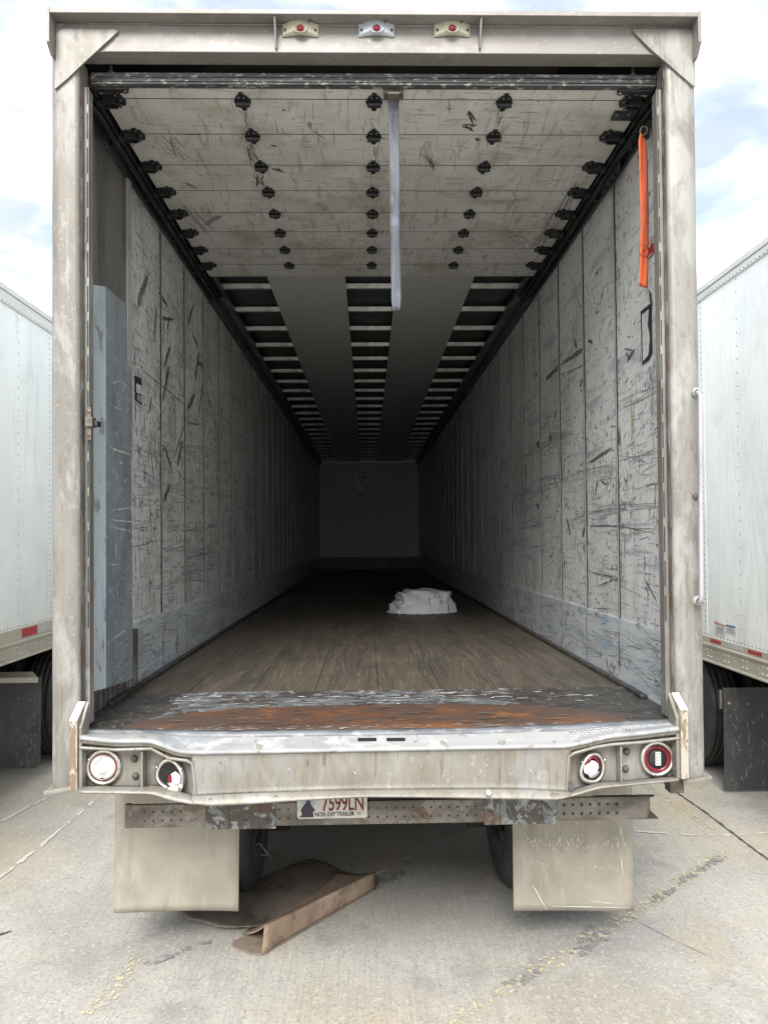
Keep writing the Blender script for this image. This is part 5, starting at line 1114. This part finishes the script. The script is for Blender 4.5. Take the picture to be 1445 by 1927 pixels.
# ================================================================== NEIGHBOUR TRAILERS
def neighbour(s, xw, label, zz, flapq, wheel_y, seams, tapes, yr):
    """zz: heights top, band, siding bottom, ledge, bottom"""
    ztop, zband, zsb, zled, zbot = zz
    E_ = empty('box_trailer', (s*(xw+1.3), yr, 0)); tag(E_, label, 'trailer')
    YF = 15.6; x0, x1 = s*xw, s*(xw+2.6)
    mb = MB(); mb.box(*sorted((x0, x1)), yr, YF, zled, ztop-.02)
    nn = (-s, 0, 0)
    for sy, dz in seams:
        if dz < .05: mb.box(*sorted((x0-s*.002, x0)), sy-.03, sy+.03, zsb, zband)
        z = zsb+.02
        while z < zband: mb.dome((x0-s*(.002 if dz < .05 else 0), sy, z), nn, .0055, .003, 6, 1); z += dz
    y = 1.9
    while y < 5.5: mb.dome((x0, y, zsb+.012), nn, .0055, .003, 6, 1); mb.dome((x0-s*.012, y, zband+.014), nn, .006, .003, 6, 1); y += .052
    # swirl dents of the sheet
    mb.build('side_panel', [m_siding, m_rivet], E_)
    mb = MB(); mb.box(*sorted((x0-s*.012, x0+s*.02)), yr, YF, zband, ztop-.045); mb.box(*sorted((x0-s*.020, x0+s*.02)), yr, YF, ztop-.045, ztop)
    mb.box(*sorted((x1-s*.02, x1+s*.02)), yr, YF, zband, ztop)
    mb.build('top_rail', m_toprail, E_, bevel=.005)
    mb = MB(); mb.box(*sorted((x0-s*.008, x0+s*.02)), yr, YF, zled, zsb); mb.box(*sorted((x0-s*.022, x0+s*.02)), yr, YF, zled-.014, zled+.004)
    mb.box(*sorted((x0-s*.012, x0+s*.02)), yr, YF, zbot+.014, zled-.014); mb.box(*sorted((x0-s*.026, x0+s*.03)), yr, YF, zbot, zbot+.016)
    mb.box(*sorted((x1-s*.02, x1+s*.02)), yr, YF, zbot, zsb)
    y = 2.0
    while y < 5.5:
        for dy in (0, .055):
            for z in (zbot+.045, zled-.045): mb.dome((x0-s*.012, y+dy, z), nn, .0095, .008, 8, 1)
        y += .27
    mb.build('bottom_rail', [m_side_rail, m_rivetl], E_, bevel=.003)
    for (ya, yb2, c) in tapes:
        mb = MB(); mb.box(*sorted((x0-s*.0095, x0-s*.008)), ya, yb2, zled+.022, zsb-.012); mb.build('reflective_tape', m_tape if c else m_tapew, E_)
    mb = MB(); mb.box(*sorted((x0+s*.03, x1-s*.03)), yr+.02, YF, zbot+.06, zled)
    for k in range(30): mb.box(*sorted((x0+s*.03, x1-s*.03)), yr+.3+k*.5, yr+.34+k*.5, zbot+.01, zbot+.06)
    mb.box(*sorted((x0+s*.7, x0+s*.8)), flapq['y']-.6, flapq['y']+3, .7, zbot+.06); mb.box(*sorted((x0+s*1.8, x0+s*1.9)), flapq['y']-.6, flapq['y']+3, .7, zbot+.06)
    mb.build('underframe', m_frame, E_)
    mb = MB(); mb.box(*sorted((x0, x1)), yr-.02, yr, .95, ztop-.01); mb.build('rear_frame', m_alu, E_, bevel=.01)
    mb = MB(); mb.box(*sorted((x0+s*.06, x1-s*.06)), yr-.03, yr-.021, 1.2, ztop-.2); mb.build('rear_door', m_siding, E_, bevel=.005)
    for cy in (wheel_y, wheel_y+1.25):
        for dx in (.155, .48, 2.12, 2.445): wheel(E_, s*(xw+dx), cy)
        mb = MB(); mb.cyl((s*(xw+.6), cy, .505), (s*(xw+2.0), cy, .505), .065, 12); mb.build('axle', m_frame, E_)
    for side in (0, 1):
        xa = flapq['x']; xb = xa+s*.62
        if side: xa, xb = s*(2*xw+2.6)-xa, s*(2*xw+2.6)-xb
        mb = MB(); yf = flapq['y']; zb_, zt_ = flapq['z']; lo, hi = sorted((xa, xb)); ch = .045
        n = 12; rows = []
        pts = [(lo, zb_+(ch if s > 0 and 0 else 0)), (hi, zb_), (hi, zt_), (lo, zt_)]
        if s < 0: pts = [(lo, zb_), (hi-.05, zb_), (hi-.012, zb_+.04), (hi, zt_), (lo, zt_)]
        mb.prism([(x, yf, z) for x, z in pts], (0, .010, 0)); 
        if side == 0:
            for k in range(40):
                xx = (hi-.05-rnd.random()**2*.2) if s < 0 else (lo+rnd.random()*.3); zz_ = rnd.uniform(zb_+.05, zt_-.15)
                stroke(mb, Vector((0, yf, 0)), X, Z, Vector((0, -1, 0)), (xx, zz_), (xx+rnd.uniform(-.03, .03), zz_-rnd.uniform(.01, .05)), .002, 1, .6)
        fo = mb.build('mud_flap', [m_flapb, m_mk[4]], E_)
        mb = MB()
        if s < 0:
            mb.box(lo, hi-.025, yf-.008, yf-.001, zt_-.045, zt_-.003); mb.add([(lo, yf-.005, zt_-.003), (hi-.03, yf-.005, zt_-.003), (hi-.09, yf+.05, zt_+.035), (lo, yf+.05, zt_+.035)], [(0, 1, 2, 3)])
            for dx in (.045, .21, .40): mb.dome((hi-dx, yf-.008, zt_-.026), (0, -1, 0), .010, .006, 8)
            mb.build('flap_bracket', m_side_rail if side == 0 else m_frame, fo, solid=.0)
        else:
            for dx, zq in ((.045, -.12), (.18, -.12)): mb.lathe((lo+dx, yf, zt_+zq), (0, -1, 0), [(.018, 0), (.017, .004), (.008, .007), (.001, .008)], 14)
            mb.box(lo-.022, lo-.004, yf+.012, yf+.03, zt_-.16, zt_-.02); mb.build('flap_bracket', m_bump, fo)
    return E_
xr_ = 2.65
zR = tuple(onX(xr_, 1445, y).z for y in (446.6, 476, 1229, 1245.5, 1284))
fy_ = 2.62; fq = {'x': onY(fy_, 1362, 1400).x, 'y': fy_, 'z': (max(.02, onY(fy_, 1400, 1485).z), onY(fy_, 1400, 1294).z)}
t_ = [(onX(xr_, a, 1220).y, onX(xr_, b, 1220).y, c) for a, b, c in ((1358, 1338, 1), (1396, 1372, 0), (1435, 1409, 1), (1500, 1470, 0))]
NR = neighbour(1, xr_, 'closed white box trailer with two small warning stickers, right of the open trailer', zR, fq, fy_+.80, [(onX(xr_, 1388, 800).y, .098), (onX(xr_, 1326.5, 1100).y, .045), (onX(xr_, 1388, 800).y-1.22, .098)], t_, .6)
def sticker(pts, band, m2):
    P = [onX(xr_-.003, *p) for p in pts]; mb = MB(); mb.add(P, [(0, 1, 2, 3)]); mb.add([P[0]-X*.0008, P[1]-X*.0008, P[1].lerp(P[2], band)-X*.0008, P[0].lerp(P[3], band)-X*.0008], [(0, 1, 2, 3)], 1)
    for k in range(5):
        t0 = band+.14+k*(.9-band-.14)/5; a = P[0].lerp(P[3], t0); b = P[1].lerp(P[2], t0); c_ = P[0].lerp(P[3], t0+.05); d_ = P[1].lerp(P[2], t0+.05)
        mb.add([a.lerp(b, .12)-X*.0008, a.lerp(b, .85)-X*.0008, c_.lerp(d_, .85)-X*.0008, c_.lerp(d_, .12)-X*.0008], [(0, 1, 2, 3)], 2)
    mb.build('warning_sticker', [m_swhite, m2, m_mk[4]], NR)
sticker([(1343.5, 1169), (1363, 1176), (1363.5, 1199), (1345, 1193)], .18, m_sorange); sticker([(1364.5, 1175), (1383, 1179), (1383, 1196), (1365, 1191)], .2, m_sblue)
xl_ = 2.75
zL = tuple(onX(-xl_, 0, y).z for y in (531, 566, 1191, 1217.5, 1253))
fy_ = 3.2; fq = {'x': onY(fy_, 78.5, 1300).x, 'y': fy_, 'z': (onY(fy_, 60, 1445).z, onY(fy_, 60, 1274).z)}
t_ = [(onX(-xl_, a, 1190).y, onX(-xl_, b, 1190).y, c) for a, b, c in ((40, 69, 1), (70, 98, 0), (-40, -8, 0))]
NL = neighbour(-1, xl_, 'closed white box trailer without stickers on its side, left of the open trailer', zL, fq, fy_+.80, [(onX(-xl_, 35.5, 800).y, .088), (onX(-xl_, 94, 1100).y, .045), (onX(-xl_, 35.5, 800).y-1.22, .088)], t_, .6)
